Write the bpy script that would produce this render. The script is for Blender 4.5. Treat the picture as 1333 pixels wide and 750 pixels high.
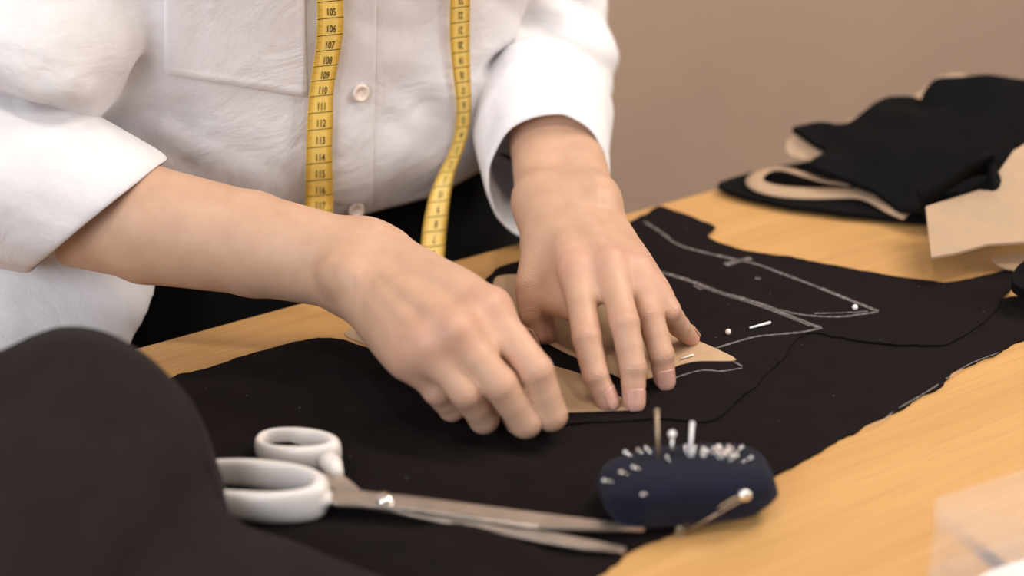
import bpy, bmesh, math, random
import numpy as np
from mathutils import Vector, Matrix
from mathutils.bvhtree import BVHTree
from mathutils.geometry import delaunay_2d_cdt
for o in list(bpy.data.objects): bpy.data.objects.remove(o, do_unlink=True)
COL = bpy.context.scene.collection
SC = bpy.context.scene

# ------------------------------------------------------------ camera, world, lights, exposure
PITCH = math.radians(28); FPX = 2221.7; CAMZ = 1.25; TZ = 0.75      # table top at 0.75 m
cam = bpy.data.cameras.new('camera'); camo = bpy.data.objects.new('camera', cam); COL.objects.link(camo)
camo.location = (0, 0, CAMZ); camo.rotation_euler = (math.pi/2-PITCH, 0, 0)
cam.sensor_width = 36; cam.lens = 60; cam.clip_start = .05; cam.clip_end = 50
cam.dof.use_dof = True; cam.dof.focus_distance = 0.985; cam.dof.aperture_fstop = 3.0
SC.camera = camo
w = bpy.data.worlds.new('world'); SC.world = w; w.use_nodes = True
w.node_tree.nodes['Background'].inputs[0].default_value = (1.0, .96, .94, 1)
w.node_tree.nodes['Background'].inputs[1].default_value = 0.27
def area(name, loc, target, size, power, col, sy=None, shape='RECTANGLE'):
    l = bpy.data.lights.new(name, 'AREA'); l.energy = power; l.color = col; l.shape = shape
    l.size = size; l.size_y = sy or size
    o = bpy.data.objects.new(name, l); COL.objects.link(o); o.location = loc
    o.rotation_euler = (Vector(target)-Vector(loc)).to_track_quat('-Z', 'Y').to_euler(); return o
area('window_and_fill_light', (-1.7, -2.1, 2.45), (0, .98, .8), 2.3, 98, (.88, .93, 1.0), 1.8)
area('ceiling_light', (1.0, 1.25, 2.35), (0.05, .85, .75), .8, 27, (1.0, .88, .76), .8)
area('ceiling_light', (-.25, .2, 2.5), (-.1, .75, .75), .16, 7, (1.0, .90, .80), .16, 'DISK')
area('ceiling_light', (.35, .2, 2.5), (-.1, .75, .75), .16, 7, (1.0, .90, .80), .16, 'DISK')
area('window_and_fill_light', (2.6, .7, 1.8), (1.1, 1.8, .9), 1.0, 38, (1.0, .93, .84), 1.0)  # no window here: unseen fill lamp added to brighten the back wall towards the right
vs = SC.view_settings; vs.view_transform = 'Standard'; vs.look = 'None'; vs.exposure = -0.05; vs.gamma = 1; vs.use_curve_mapping = False

# ------------------------------------------------------------ survey: pixel of the photograph + height above the table (mm) -> world point
cF = np.array([0, math.cos(PITCH), -math.sin(PITCH)]); cU = np.array([0, math.sin(PITCH), math.cos(PITCH)]); cR = np.array([1., 0, 0])
def ray(x, y): return cF+(x-666.5)/FPX*cR-(y-375)/FPX*cU
def J(x, y, h=0):
    r = ray(x, y); return np.array([0, 0, CAMZ])+r*((h/1000+TZ-CAMZ)/r[2])
def PD(x, y, d): return np.array([0, 0, CAMZ])+ray(x, y)*d
EA = J(155, 457); EB = J(800, 280)
E1 = (EB-EA)/np.linalg.norm(EB-EA); EN = np.array([-E1[1], E1[0], 0]); EO = EA           # along the table edge / away from the camera
ANG = math.atan2(E1[1], E1[0])
def SQ(s, q, z): return EO+E1*s+EN*q+np.array([0, 0, z-EO[2]])
def toSQ(p): d = np.asarray(p)-EO; return d@E1, d@EN

# ------------------------------------------------------------ helpers
def prop(o, label=None, cat=None, group=None, kind=None):
    if label: o['label'] = label
    if cat: o['category'] = cat
    if group: o['group'] = group
    if kind: o['kind'] = kind
    return o
def empty(name, loc, label=None, cat=None, group=None):
    o = bpy.data.objects.new(name, None); COL.objects.link(o); o.location = loc; o.empty_display_size = .02
    return prop(o, label, cat, group)
def link(name, me, mat=None, parent=None, smooth=True):
    o = bpy.data.objects.new(name, me); COL.objects.link(o)
    if mat is not None and not me.materials: me.materials.append(mat)
    if smooth: me.shade_smooth()
    if parent is not None:
        o.parent = parent; bpy.context.view_layer.update() if False else None
        o.matrix_parent_inverse = Matrix.Translation(parent_world(parent)).inverted()
    return o
def parent_world(p):
    v = Vector((0, 0, 0))
    if p.parent is None: return Vector(p.location)
    return Vector(p.location)+parent_world(p.parent)+p.matrix_parent_inverse.translation
def mesh(name, v, f):
    me = bpy.data.meshes.new(name); me.from_pydata([tuple(map(float, a)) for a in v], [], [tuple(map(int, a)) for a in f]); me.update(); return me
def npmesh(name, V, Q):
    me = bpy.data.meshes.new(name); n = len(Q)
    me.vertices.add(len(V)); me.vertices.foreach_set('co', V.astype(np.float32).ravel())
    me.loops.add(n*4); me.loops.foreach_set('vertex_index', Q.astype(np.int32).ravel())
    me.polygons.add(n); me.polygons.foreach_set('loop_start', np.arange(0, n*4, 4, dtype=np.int32))
    me.update(calc_edges=True); me.validate(); return me
def bm_link(name, bm, mat, parent=None, smooth=True):
    bmesh.ops.recalc_face_normals(bm, faces=bm.faces)
    me = bpy.data.meshes.new(name); bm.to_mesh(me); bm.free(); return link(name, me, mat, parent, smooth)
def loft(rings, caps=True, closed=True):
    n = len(rings[0]); v = [p for r in rings for p in r]; f = []
    for i in range(len(rings)-1):
        for j in range(n if closed else n-1):
            k = (j+1) % n; f.append((i*n+j, i*n+k, (i+1)*n+k, (i+1)*n+j))
    if caps: f.append(tuple(range(n))[::-1]); f.append(tuple(range((len(rings)-1)*n, len(rings)*n)))
    return v, f
def catmull(pts, n):
    P = [np.array(p, float) for p in pts]; P = [2*P[0]-P[1]]+P+[2*P[-1]-P[-2]]; out = []
    for i in range(1, len(P)-2):
        for k in range(n):
            t = k/n; out.append(.5*((2*P[i])+(-P[i-1]+P[i+1])*t+(2*P[i-1]-5*P[i]+4*P[i+1]-P[i+2])*t*t+(-P[i-1]+3*P[i]-3*P[i+1]+P[i+2])*t**3))
    out.append(P[-2]); return np.array(out)
def tube(path, rad, n=10, caps=True):
    path = [np.array(p, float) for p in path]; rings = []; up = np.array([.13, .21, .97])
    for i, p in enumerate(path):
        t = path[min(i+1, len(path)-1)]-path[max(i-1, 0)]; t /= np.linalg.norm(t)+1e-12
        a = np.cross(t, up); 
        if np.linalg.norm(a) < .2: a = np.cross(t, [1, .1, 0])
        a /= np.linalg.norm(a); b = np.cross(t, a); r = rad[i] if hasattr(rad, '__len__') else rad
        rings.append([p+r*(math.cos(u)*a+math.sin(u)*b) for u in np.linspace(0, 2*math.pi, n, endpoint=False)])
    return loft(rings, caps)
def merge(parts):
    V = []; F = []
    for v, f in parts:
        o = len(V); V += list(v); F += [tuple(i+o for i in q) for q in f]
    return V, F
def uvsphere(c, r, sx=1, sy=1, sz=1, nu=12, nv=8):
    rings = [[np.array(c)+np.array([r*sx*math.sin(a)*math.cos(u), r*sy*math.sin(a)*math.sin(u), r*sz*math.cos(a)]) for u in np.linspace(0, 2*math.pi, nu, endpoint=False)] for a in np.linspace(.12, math.pi-.12, nv)]
    return loft(rings)

# value noise
_r = np.random.RandomState(7); _L = _r.rand(32, 32, 32).astype(np.float32)
def vnoise(P):
    P = np.asarray(P, np.float32); i = np.floor(P).astype(int); f = P-i; f = f*f*(3-2*f); i &= 31; j = (i+1) & 31
    x, y, z = f[..., 0], f[..., 1], f[..., 2]
    def g(a, b, c): return _L[a[..., 0], b[..., 1], c[..., 2]]
    c0 = (g(i, i, i)*(1-x)+g(j, i, i)*x)*(1-y)+(g(i, j, i)*(1-x)+g(j, j, i)*x)*y
    c1 = (g(i, i, j)*(1-x)+g(j, i, j)*x)*(1-y)+(g(i, j, j)*(1-x)+g(j, j, j)*x)*y
    return (c0*(1-z)+c1*z)*2-1

# distance field
def capsule(P, a, b, ra, rb, w=None, s=1):
    a = np.asarray(a, np.float32); b = np.asarray(b, np.float32); ab = b-a; L = float(ab@ab)+1e-12
    v = P-a; t = np.clip((v@ab)/L, 0, 1); v = v-t[..., None]*ab
    if w is not None:
        w = np.asarray(w, np.float32); w = w/np.linalg.norm(w); v = v+((s-1)*(v@w))[..., None]*w
    return np.sqrt((v*v).sum(-1))-(ra+(rb-ra)*t)
def smin(a, b, k):
    h = np.maximum(k-np.abs(a-b), 0)/k; return np.minimum(a, b)-h*h*k*.25
class Field:
    def __init__(s, lo, hi, h):
        s.lo = np.array(lo, np.float32); s.h = h; s.n = np.ceil((np.array(hi)-s.lo)/h).astype(int)+1
        s.d = np.full(s.n, .05, np.float32)
    def pts(s, i0, i1):
        ax = [s.lo[k]+s.h*np.arange(i0[k], i1[k], dtype=np.float32) for k in range(3)]
        g = np.empty(tuple(i1-i0)+(3,), np.float32)
        g[..., 0] = ax[0][:, None, None]; g[..., 1] = ax[1][None, :, None]; g[..., 2] = ax[2][None, None, :]; return g
    def box(s, lo, hi):
        i0 = np.clip(np.floor((np.array(lo)-s.lo)/s.h).astype(int), 0, s.n); i1 = np.clip(np.ceil((np.array(hi)-s.lo)/s.h).astype(int)+1, 0, s.n); return i0, i1
    def cap(s, a, b, ra, rb, k=.006, w=None, sq=1, d=None):
        d = s.d if d is None else d; a = np.array(a); b = np.array(b); m = max(ra, rb)/min(sq, 1)+.03
        i0, i1 = s.box(np.minimum(a, b)-m, np.maximum(a, b)+m)
        if (i1 <= i0).any(): return
        sl = tuple(slice(i0[q], i1[q]) for q in range(3)); d[sl] = smin(d[sl], capsule(s.pts(i0, i1), a, b, ra, rb, w, sq), k)
    def mesh(s):
        d = s.d; n = np.array(d.shape); neg = d < 0
        c = n-1; cnt = np.zeros(c, np.int8)
        offs = [(a, b, e) for a in (0, 1) for b in (0, 1) for e in (0, 1)]
        for a, b, e in offs: cnt += neg[a:a+c[0], b:b+c[1], e:e+c[2]]
        act = (cnt > 0) & (cnt < 8); I = np.argwhere(act); idx = np.full(c, -1, np.int32); idx[act] = np.arange(len(I))
        acc = np.zeros((len(I), 3), np.float32); num = np.zeros(len(I), np.float32)
        val = {o: d[I[:, 0]+o[0], I[:, 1]+o[1], I[:, 2]+o[2]] for o in offs}
        for o in offs:
            for ax in range(3):
                if o[ax]: continue
                p = list(o); p[ax] = 1; p = tuple(p); A = val[o]; B = val[p]; m = (A < 0) != (B < 0)
                t = np.where(m, A/np.where(m, A-B, 1), 0)
                for q in range(3): acc[:, q] += np.where(m, o[q]+(t if q == ax else 0), 0)
                num += m
        V = s.lo+s.h*(I+acc/num[:, None]); Q = []
        for ax in range(3):
            u, v = (ax+1) % 3, (ax+2) % 3; sl0 = [slice(None)]*3; sl1 = [slice(None)]*3
            sl0[ax] = slice(0, -1); sl1[ax] = slice(1, None); e = neg[tuple(sl0)] != neg[tuple(sl1)]
            E = np.argwhere(e); ok = (E[:, u] > 0) & (E[:, v] > 0) & (E[:, u] < c[u]) & (E[:, v] < c[v]); E = E[ok]
            flip = neg[tuple(sl0)][tuple(E.T)]
            def cell(du, dv):
                X = E.copy(); X[:, u] -= du; X[:, v] -= dv; return idx[X[:, 0], X[:, 1], X[:, 2]]
            q = np.stack([cell(0, 0), cell(1, 0), cell(1, 1), cell(0, 1)], 1); q = np.where(flip[:, None], q, q[:, ::-1]); Q.append(q)
        return V, np.concatenate(Q)

# ------------------------------------------------------------ materials
def nt(name, rough=.6, **kw):
    m = bpy.data.materials.new(name); m.use_nodes = True; t = m.node_tree; b = t.nodes['Principled BSDF']
    b.inputs['Roughness'].default_value = rough
    for k, v in kw.items(): b.inputs[k.replace('_', ' ')].default_value = v
    return m, t, b
def node(t, typ, **kw):
    n = t.nodes.new(typ)
    for k, v in kw.items():
        if k[0] == '_': setattr(n, k[1:], v)
        else: n.inputs[k].default_value = v
    return n
def ramp(t, src, stops):
    r = t.nodes.new('ShaderNodeValToRGB'); e = r.color_ramp.elements
    while len(e) < len(stops): e.new(.5)
    for i, (p, c) in enumerate(stops): e[i].position = p; e[i].color = (*c, 1)
    t.links.new(src, r.inputs[0]); return r
def coords(t, scale=(1, 1, 1), rot=(0, 0, 0), loc=(0, 0, 0)):
    g = node(t, 'ShaderNodeNewGeometry'); mp = node(t, 'ShaderNodeMapping'); mp.inputs['Scale'].default_value = scale
    mp2 = node(t, 'ShaderNodeMapping'); mp2.inputs['Rotation'].default_value = rot; mp2.inputs['Location'].default_value = loc
    t.links.new(g.outputs['Position'], mp2.inputs[0]); t.links.new(mp2.outputs[0], mp.inputs[0]); return mp.outputs[0]
def bump(t, b, h, strength=.3, dist=.001):
    n = node(t, 'ShaderNodeBump'); n.inputs['Strength'].default_value = strength; n.inputs['Distance'].default_value = dist
    t.links.new(h, n.inputs['Height']); t.links.new(n.outputs[0], b.inputs['Normal']); return n
def m_plain(name, col, rough=.6, nscale=40, amt=.12, bs=.2, bd=.0005, **kw):
    m, t, b = nt(name, rough, **kw); c = coords(t); n = node(t, 'ShaderNodeTexNoise', Scale=nscale, Detail=5.0)
    t.links.new(c, n.inputs['Vector']); r = ramp(t, n.outputs[0], [(.25, tuple(x*(1-amt) for x in col)), (.75, tuple(min(1, x*(1+amt)) for x in col))])
    t.links.new(r.outputs[0], b.inputs['Base Color'])
    if bs: bump(t, b, n.outputs[0], bs, bd)
    return m
def m_cloth(name, col, weave=900, rough=.9, sheen=.3, amt=.15, bs=.5, wr=0, lint=0):
    m, t, b = nt(name, rough); b.inputs['Sheen Weight'].default_value = sheen; b.inputs['Sheen Roughness'].default_value = .6
    b.inputs['Specular IOR Level'].default_value = .12
    c = coords(t, rot=(0, 0, -ANG)); n = node(t, 'ShaderNodeTexNoise', Scale=60.0, Detail=6.0); t.links.new(c, n.inputs['Vector'])
    r = ramp(t, n.outputs[0], [(.3, tuple(x*(1-amt) for x in col)), (.7, tuple(min(1, x*(1+amt)) for x in col))])
    wx = node(t, 'ShaderNodeTexNoise', Scale=1.0, Detail=1.0); wz = node(t, 'ShaderNodeTexNoise', Scale=1.0, Detail=1.0)   # warp and weft threads
    t.links.new(coords(t, scale=(weave, weave*.16, weave*.16), rot=(0, 0, -ANG)), wx.inputs['Vector']); t.links.new(coords(t, scale=(weave*.16, weave*.7, weave), rot=(0, 0, -ANG)), wz.inputs['Vector'])
    ad = node(t, 'ShaderNodeMath', _operation='ADD'); t.links.new(wx.outputs['Fac'], ad.inputs[0]); t.links.new(wz.outputs['Fac'], ad.inputs[1])
    out = r.outputs[0]
    if lint:
        v = node(t, 'ShaderNodeTexVoronoi', Scale=85.0); t.links.new(c, v.inputs['Vector'])
        lt = node(t, 'ShaderNodeMath', _operation='LESS_THAN'); lt.inputs[1].default_value = .032; t.links.new(v.outputs['Distance'], lt.inputs[0])
        mx = node(t, 'ShaderNodeMix', _data_type='RGBA'); t.links.new(lt.outputs[0], mx.inputs[0]); t.links.new(out, mx.inputs[6]); mx.inputs[7].default_value = (lint, lint, lint, 1); out = mx.outputs[2]
    t.links.new(out, b.inputs['Base Color'])
    h = ad.outputs[0]; n1 = bump(t, b, h, bs*.5, .0003)
    if wr:
        n2 = node(t, 'ShaderNodeTexNoise', Scale=17.0, Detail=5.0, Distortion=1.6); t.links.new(c, n2.inputs['Vector'])
        bb = node(t, 'ShaderNodeBump'); bb.inputs['Strength'].default_value = wr; bb.inputs['Distance'].default_value = .009
        t.links.new(n2.outputs[0], bb.inputs['Height']); t.links.new(bb.outputs[0], n1.inputs['Normal'])
    return m
M = {}
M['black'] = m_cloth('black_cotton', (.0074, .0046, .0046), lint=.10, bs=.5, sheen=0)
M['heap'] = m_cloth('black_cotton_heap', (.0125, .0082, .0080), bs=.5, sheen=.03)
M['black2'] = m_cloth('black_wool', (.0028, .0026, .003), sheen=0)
M['trouser'] = m_cloth('black_trouser_cloth', (.004, .004, .004), sheen=.03)
M['navy'] = m_cloth('navy_felt', (.0065, .0065, .017), weave=1500, sheen=.05, bs=1.0)
M['white'] = m_cloth('white_linen', (.745, .73, .755), weave=1400, amt=.03, sheen=.1, wr=.34, bs=.9)
M['kraft'] = m_plain('kraft_paper', (.46, .305, .18), .75, 120, .08)
M['kraft2'] = m_plain('pale_kraft_paper', (.385, .26, .165), .75, 60, .06)
M['chalk'] = None
M['steel'] = m_plain('brushed_steel', (.50, .44, .39), .33, 90, .15, .1, Metallic=.9)
M['pinsteel'] = m_plain('pin_steel', (.8, .78, .74), .22, 90, .05, 0, Metallic=1.0)
M['brass'] = m_plain('aged_brass', (.42, .32, .22), .35, 90, .2, .1, Metallic=.8)
M['plastic'] = m_plain('warm_white_plastic', (.68, .63, .60), .28, 30, .03, 0)
M['pearl'] = m_plain('pearl_head', (.82, .80, .80), .2, 30, .03, 0)
M['shell'] = m_plain('shell_button', (.72, .60, .52), .3, 300, .12, .1)
M['bwhite'] = m_plain('white_paper', (.75, .72, .70), .7, 60, .03)
M['hair'] = m_plain('dark_brown_hair', (.03, .018, .012), .5, 300, .4)
M['wall'] = m_plain('tan_painted_wall', (.43, .31, .235), .85, 8, .03, .1, .002)
M['ceil'] = m_plain('ceiling_paint', (.7, .66, .6), .9, 8, .03, .1, .002)
M['floor'] = m_plain('floor_boards', (.25, .15, .08), .6, 6, .25)
M['ink'] = m_plain('black_ink', (.035, .025, .01), .7, 60, .1, 0)
M['darkwood'] = m_plain('stool_wood', (.20, .11, .05), .5, 12, .2)
def wood():
    m, t, b = nt('oak_veneer', .42)
    c = coords(t, scale=(2.2, 60, 60), rot=(0, 0, -ANG)); n = node(t, 'ShaderNodeTexNoise', Scale=1.0, Detail=7.0, Roughness=.6, Distortion=.3); t.links.new(c, n.inputs['Vector'])
    c2 = coords(t, scale=(14, 420, 420), rot=(0, 0, -ANG)); n2 = node(t, 'ShaderNodeTexNoise', Scale=1.0, Detail=3.0); t.links.new(c2, n2.inputs['Vector'])
    r = ramp(t, n.outputs[0], [(.25, (.49, .262, .088)), (.5, (.54, .30, .108)), (.75, (.585, .332, .125))])
    r2 = ramp(t, n2.outputs[0], [(.3, (.87, .85, .83)), (.55, (1, 1, 1))])
    mx = node(t, 'ShaderNodeMix', _data_type='RGBA', _blend_type='MULTIPLY'); mx.inputs[0].default_value = .8
    t.links.new(r.outputs[0], mx.inputs[6]); t.links.new(r2.outputs[0], mx.inputs[7]); t.links.new(mx.outputs[2], b.inputs['Base Color'])
    bump(t, b, n2.outputs[0], .12, .0004); return m
M['wood'] = wood()
def chalkmat():
    m, t, b = nt('chalk_dust', .95, Base_Color=(.26, .23, .225, 1)); c = coords(t); n = node(t, 'ShaderNodeTexNoise', Scale=420.0, Detail=3.0); t.links.new(c, n.inputs['Vector'])
    at = node(t, 'ShaderNodeAttribute', _attribute_name='edge'); r = ramp(t, n.outputs[0], [(.35, (.28,)*3), (.6, (.60,)*3)])
    mu = node(t, 'ShaderNodeMath', _operation='MULTIPLY'); t.links.new(r.outputs[0], mu.inputs[0]); t.links.new(at.outputs['Fac'], mu.inputs[1]); t.links.new(mu.outputs[0], b.inputs['Alpha']); return m
M['chalk'] = chalkmat()
def skin():
    m, t, b = nt('skin', .50); b.inputs['Subsurface Weight'].default_value = .22; b.inputs['Subsurface Radius'].default_value = (1, .42, .25); b.inputs['Subsurface Scale'].default_value = .0045
    b.inputs['Specular IOR Level'].default_value = .38
    c = coords(t); n = node(t, 'ShaderNodeTexNoise', Scale=55.0, Detail=5.0); t.links.new(c, n.inputs['Vector'])
    r = ramp(t, n.outputs[0], [(.3, (.475, .285, .188)), (.7, (.55, .34, .232))])
    at = node(t, 'ShaderNodeAttribute', _attribute_name='pink'); mx = node(t, 'ShaderNodeMix', _data_type='RGBA')
    t.links.new(at.outputs['Fac'], mx.inputs[0]); t.links.new(r.outputs[0], mx.inputs[6]); mx.inputs[7].default_value = (.575, .28, .218, 1); t.links.new(mx.outputs[2], b.inputs['Base Color'])
    # creases: thin lines across each finger joint, from the coordinate along the bone (mm)
    cu = node(t, 'ShaderNodeAttribute', _attribute_name='crease'); ds = node(t, 'ShaderNodeAttribute', _attribute_name='dors')
    nn = node(t, 'ShaderNodeTexNoise', Scale=260.0, Detail=2.0); t.links.new(c, nn.inputs['Vector'])
    ma = node(t, 'ShaderNodeMath', _operation='MULTIPLY_ADD'); t.links.new(nn.outputs[0], ma.inputs[0]); ma.inputs[1].default_value = 2.4; t.links.new(cu.outputs['Fac'], ma.inputs[2])
    sn = node(t, 'ShaderNodeMath', _operation='SINE'); m2 = node(t, 'ShaderNodeMath', _operation='MULTIPLY'); m2.inputs[1].default_value = 2.6; t.links.new(ma.outputs[0], m2.inputs[0]); t.links.new(m2.outputs[0], sn.inputs[0])
    pw = node(t, 'ShaderNodeMath', _operation='ABSOLUTE'); t.links.new(sn.outputs[0], pw.inputs[0])
    m3 = node(t, 'ShaderNodeMath', _operation='MULTIPLY'); t.links.new(pw.outputs[0], m3.inputs[0]); t.links.new(ds.outputs['Fac'], m3.inputs[1])
    vo = node(t, 'ShaderNodeTexVoronoi', Scale=900.0); t.links.new(c, vo.inputs['Vector'])
    b1 = bump(t, b, vo.outputs['Distance'], .10, .0003); b2 = node(t, 'ShaderNodeBump'); b2.inputs['Strength'].default_value = .35; b2.inputs['Distance'].default_value = .0006
    t.links.new(m3.outputs[0], b2.inputs['Height']); t.links.new(b2.outputs[0], b1.inputs['Normal']); return m
M['skin'] = skin()
m, t, b = nt('fingernail', .22, Base_Color=(.66, .40, .33, 1)); b.inputs['Coat Weight'].default_value = .5; b.inputs['Coat Roughness'].default_value = .12; M['nail'] = m
c = coords(t); n = node(t, 'ShaderNodeTexNoise', Scale=200.0); t.links.new(c, n.inputs['Vector']); r = ramp(t, n.outputs[0], [(.3, (.54, .29, .225)), (.7, (.59, .335, .26))]); t.links.new(r.outputs[0], b.inputs['Base Color'])
M['nailtip'] = m_plain('fingernail_tip', (.66, .45, .37), .25, 200, .03, 0)
def tapemat():
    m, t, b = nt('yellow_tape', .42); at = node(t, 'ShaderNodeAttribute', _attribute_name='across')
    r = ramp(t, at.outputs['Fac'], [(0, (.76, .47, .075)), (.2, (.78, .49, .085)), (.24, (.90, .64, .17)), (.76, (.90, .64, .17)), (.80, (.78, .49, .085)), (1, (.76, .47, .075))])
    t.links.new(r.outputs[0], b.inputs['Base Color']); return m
M['tape'] = tapemat()
def clearmat():
    m, t, b = nt('clear_plastic', .3, Base_Color=(.93, .90, .90, 1)); b.inputs['IOR'].default_value = 1.35; b.inputs['Alpha'].default_value = .22
    c = coords(t); n = node(t, 'ShaderNodeTexNoise', Scale=9.0); t.links.new(c, n.inputs['Vector']); r = ramp(t, n.outputs[0], [(.3, (.045,)*3), (.7, (.07,)*3)]); t.links.new(r.outputs[0], b.inputs['Alpha']); return m
M['clear'] = clearmat()

# ------------------------------------------------------------ setting
def slab(name, s0, s1, q0, q1, z0, z1, mat, parent=None, bev=0):
    bm = bmesh.new(); vs_ = [bm.verts.new(SQ(s, q, z)) for z in (z0, z1) for s, q in ((s0, q0), (s1, q0), (s1, q1), (s0, q1))]
    for f in ((3, 2, 1, 0), (4, 5, 6, 7), (0, 1, 5, 4), (1, 2, 6, 5), (2, 3, 7, 6), (3, 0, 4, 7)): bm.faces.new([vs_[i] for i in f])
    if bev: bmesh.ops.bevel(bm, geom=bm.edges[:], offset=bev, segments=3, affect='EDGES', profile=.5)
    return bm_link(name, bm, mat, parent, smooth=False)
prop(slab('floor', -2.6, 3.4, -2.6, 1.05, -.04, 0, M['floor']), kind='structure')
prop(slab('wall_back', -2.6, 3.4, .95, 1.05, 0.0, 2.7, M['wall']), kind='structure')
prop(slab('baseboard_back', -2.6, 3.4, .935, .95, 0.0, .09, M['ceil']), kind='structure')
tb = empty('work_table', SQ(.5, -.45, 0), 'long honey oak work table with fine grain under the fabrics', 'table')
top = slab('tabletop', -.75, 1.55, -.92, 0, TZ-.028, TZ, M['wood'], tb, .004)
for s in (-.68, 1.48):
    for q in (-.86, -.06): slab('leg', s-.03, s+.03, q-.03, q+.03, 0, TZ-.028, M['wood'], tb, .004)
slab('apron', -.64, 1.44, -.075, -.055, TZ-.09, TZ-.028, M['wood'], tb); slab('apron', -.64, 1.44, -.87, -.85, TZ-.09, TZ-.028, M['wood'], tb)

# ------------------------------------------------------------ person
PX, PQ = toSQ(J(455, 285, 15)); HEMZ = TZ+.016; LEAN = .28
print('torso s,q', PX, PQ)
person = empty('person', SQ(PX, PQ+.13, 0), 'seated person in white shirt leaning over the table, hands pressing paper onto fabric', 'person')

def hand_field(lo, hi, h, fingers, palm, extra):
    F = Field(lo, hi, h)
    for a, b, ra, rb, k, w_, sq in palm: F.cap(a, b, ra, rb, k, w_, sq)
    base = F.d.copy(); out = F.d
    for J4, R4, pad in fingers:
        d = base.copy() if False else np.full(F.n, .05, np.float32)
        for i in range(3):
            a, b = J4[i], J4[i+1]; ra, rb = R4[i], R4[i+1]; mid = (a+b)/2; rm = (ra+rb)/2*.955
            F.cap(a, mid, ra, rm, .0012, d=d); F.cap(mid, b, rm, rb, .0012, d=d)
        m0 = np.minimum.reduce(J4)-.03; m1 = np.maximum.reduce(J4)+.03; i0, i1 = F.box(m0, m1); sl = tuple(slice(i0[q], i1[q]) for q in range(3))
        f = smin(base[sl], d[sl], .007); out[sl] = smin(out[sl], f, .0012)
    F.d = out
    return F.mesh()
def paint(me_verts, fingers, dorsal, mcps):
    n = len(me_verts); pink = np.zeros(n); cr = np.full(n, 50.0); ds = np.zeros(n); best = np.full(n, 1.0)
    for J4, R4, pad in fingers:
        for i in range(3):
            a, b = J4[i], J4[i+1]; ab = b-a; L = np.linalg.norm(ab); u = ab/L; v = me_verts-a; tt = np.clip(v@u, 0, L); c = v-tt[:, None]*u; dist = np.linalg.norm(c, axis=1)
            m = dist < best; best = np.where(m, dist, best)
            near = np.minimum(tt if i > 0 else 9, (L-tt) if i < 2 else 9)*1000; sgn = np.where(tt < L/2, tt, -(L-tt))*1000
            dd = c@dorsal/(dist+1e-9); w_ = np.exp(-(near/3.3)**2)*np.clip(dd*1.6, 0, 1)*(dist < .014)
            cr = np.where(m, sgn, cr); ds = np.where(m, w_, ds)
        for q, (jj, wd, am) in enumerate(((J4[1], .010, .30), (J4[2], .008, .30), (J4[3], .011, .75))):
            pink = np.maximum(pink, am*np.exp(-(np.linalg.norm(me_verts-jj, axis=1)/wd)**2/1.2))
    for p in mcps: pink = np.maximum(pink, .34*np.exp(-(np.linalg.norm(me_verts-p, axis=1)/.018)**2))
    return pink, cr, ds
def K(l): return [J(*p) for p in l]
def mix(a, b, t): return a*(1-t)+b*t
parts_body = []

# --- left hand of the person (flat, fingertips on the paper)
FL = {}
FL['index'] = (K([(750, 350, 57), (764, 440, 36), (775, 488, 21), (790, 521, 7.5)]), [.0090, .0082, .0073, .0062], 0)
FL['middle'] = (K([(794, 345, 60), (813, 421, 43), (824, 478, 24), (825, 521, 7.3)]), [.0091, .0083, .0074, .0063], 0)
FL['ring'] = (K([(828, 354, 54), (846, 410, 38), (861, 462, 21), (865, 493, 7.2)]), [.0088, .0080, .0072, .0062], 0)
FL['pinky'] = (K([(850, 378, 45), (870, 404, 36), (884, 425, 20), (899, 440, 7)]), [.0078, .0070, .0063, .0054], 0)
FL['thumb'] = (K([(712, 318, 46), (694, 372, 33), (697, 408, 20), (707, 432, 9.5)]), [.0125, .0105, .0098, .0080], 0)
W = J(740, 262, 62); Wr = J(708, 262, 58); Wu = J(770, 264, 60); dz = np.array([0, .15, -1.]); dz /= np.linalg.norm(dz); tow = np.array([0, -1., 0])
A1 = J(706, 172, 78); El = PD(712, 85, 1.19)
adir = (El-W)/np.linalg.norm(El-W)
palm = []
def P_(a, b, ra, rb, k=.008, w_=None, sq=1): palm.append((a, b, ra, rb, k, w_, sq))
mc = {'index': mix(Wr, W, .35), 'middle': mix(Wr, W, .9), 'ring': mix(W, Wu, .45), 'pinky': mix(W, Wu, .9)}
for k_, st in mc.items():
    e = FL[k_][0][0]; r = FL[k_][1][0]
    P_(st+dz*.003, e, .0115, r-.0002, .008)
    P_(st+dz*.012, mix(st, e, .88)+dz*.010, .0125, .0095, .010)
P_(Wr, Wu, .0165, .0155, .012)
P_(mix(Wr, W, .2)+dz*.012, FL['thumb'][0][0]+dz*.003, .015, .0135, .012)            # thenar
P_(mix(Wr, W, .0)+dz*.004, mix(FL['index'][0][0], Wr, .35)+dz*.016+np.array([-.002, 0, 0]), .013, .012, .012)
P_(FL['thumb'][0][0], mix(FL['index'][0][0], Wr, .12)+dz*.014, .010, .008, .012)          # web
P_(mix(FL['thumb'][0][1], FL['thumb'][0][0], .3), mix(FL['index'][0][0], FL['index'][0][1], .22)+dz*.012, .0075, .006, .012)
P_(Wu+dz*.008, FL['pinky'][0][0]+dz*.012, .014, .0095, .012)
for k1_, k2_ in (('index', 'middle'), ('middle', 'ring'), ('ring', 'pinky')):
    a_, b_ = FL[k1_][0], FL[k2_][0]; P_((a_[0]+b_[0])/2+dz*.004, (mix(a_[0], a_[1], .36)+mix(b_[0], b_[1], .36))/2+dz*.003, .0075, .0052, .007)
P_(mix(FL['thumb'][0][1], FL['thumb'][0][2], .5), mix(FL['index'][0][0], FL['index'][0][1], .35)+dz*.013, .0070, .0055, .010)
a2 = W+adir*.085
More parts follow.
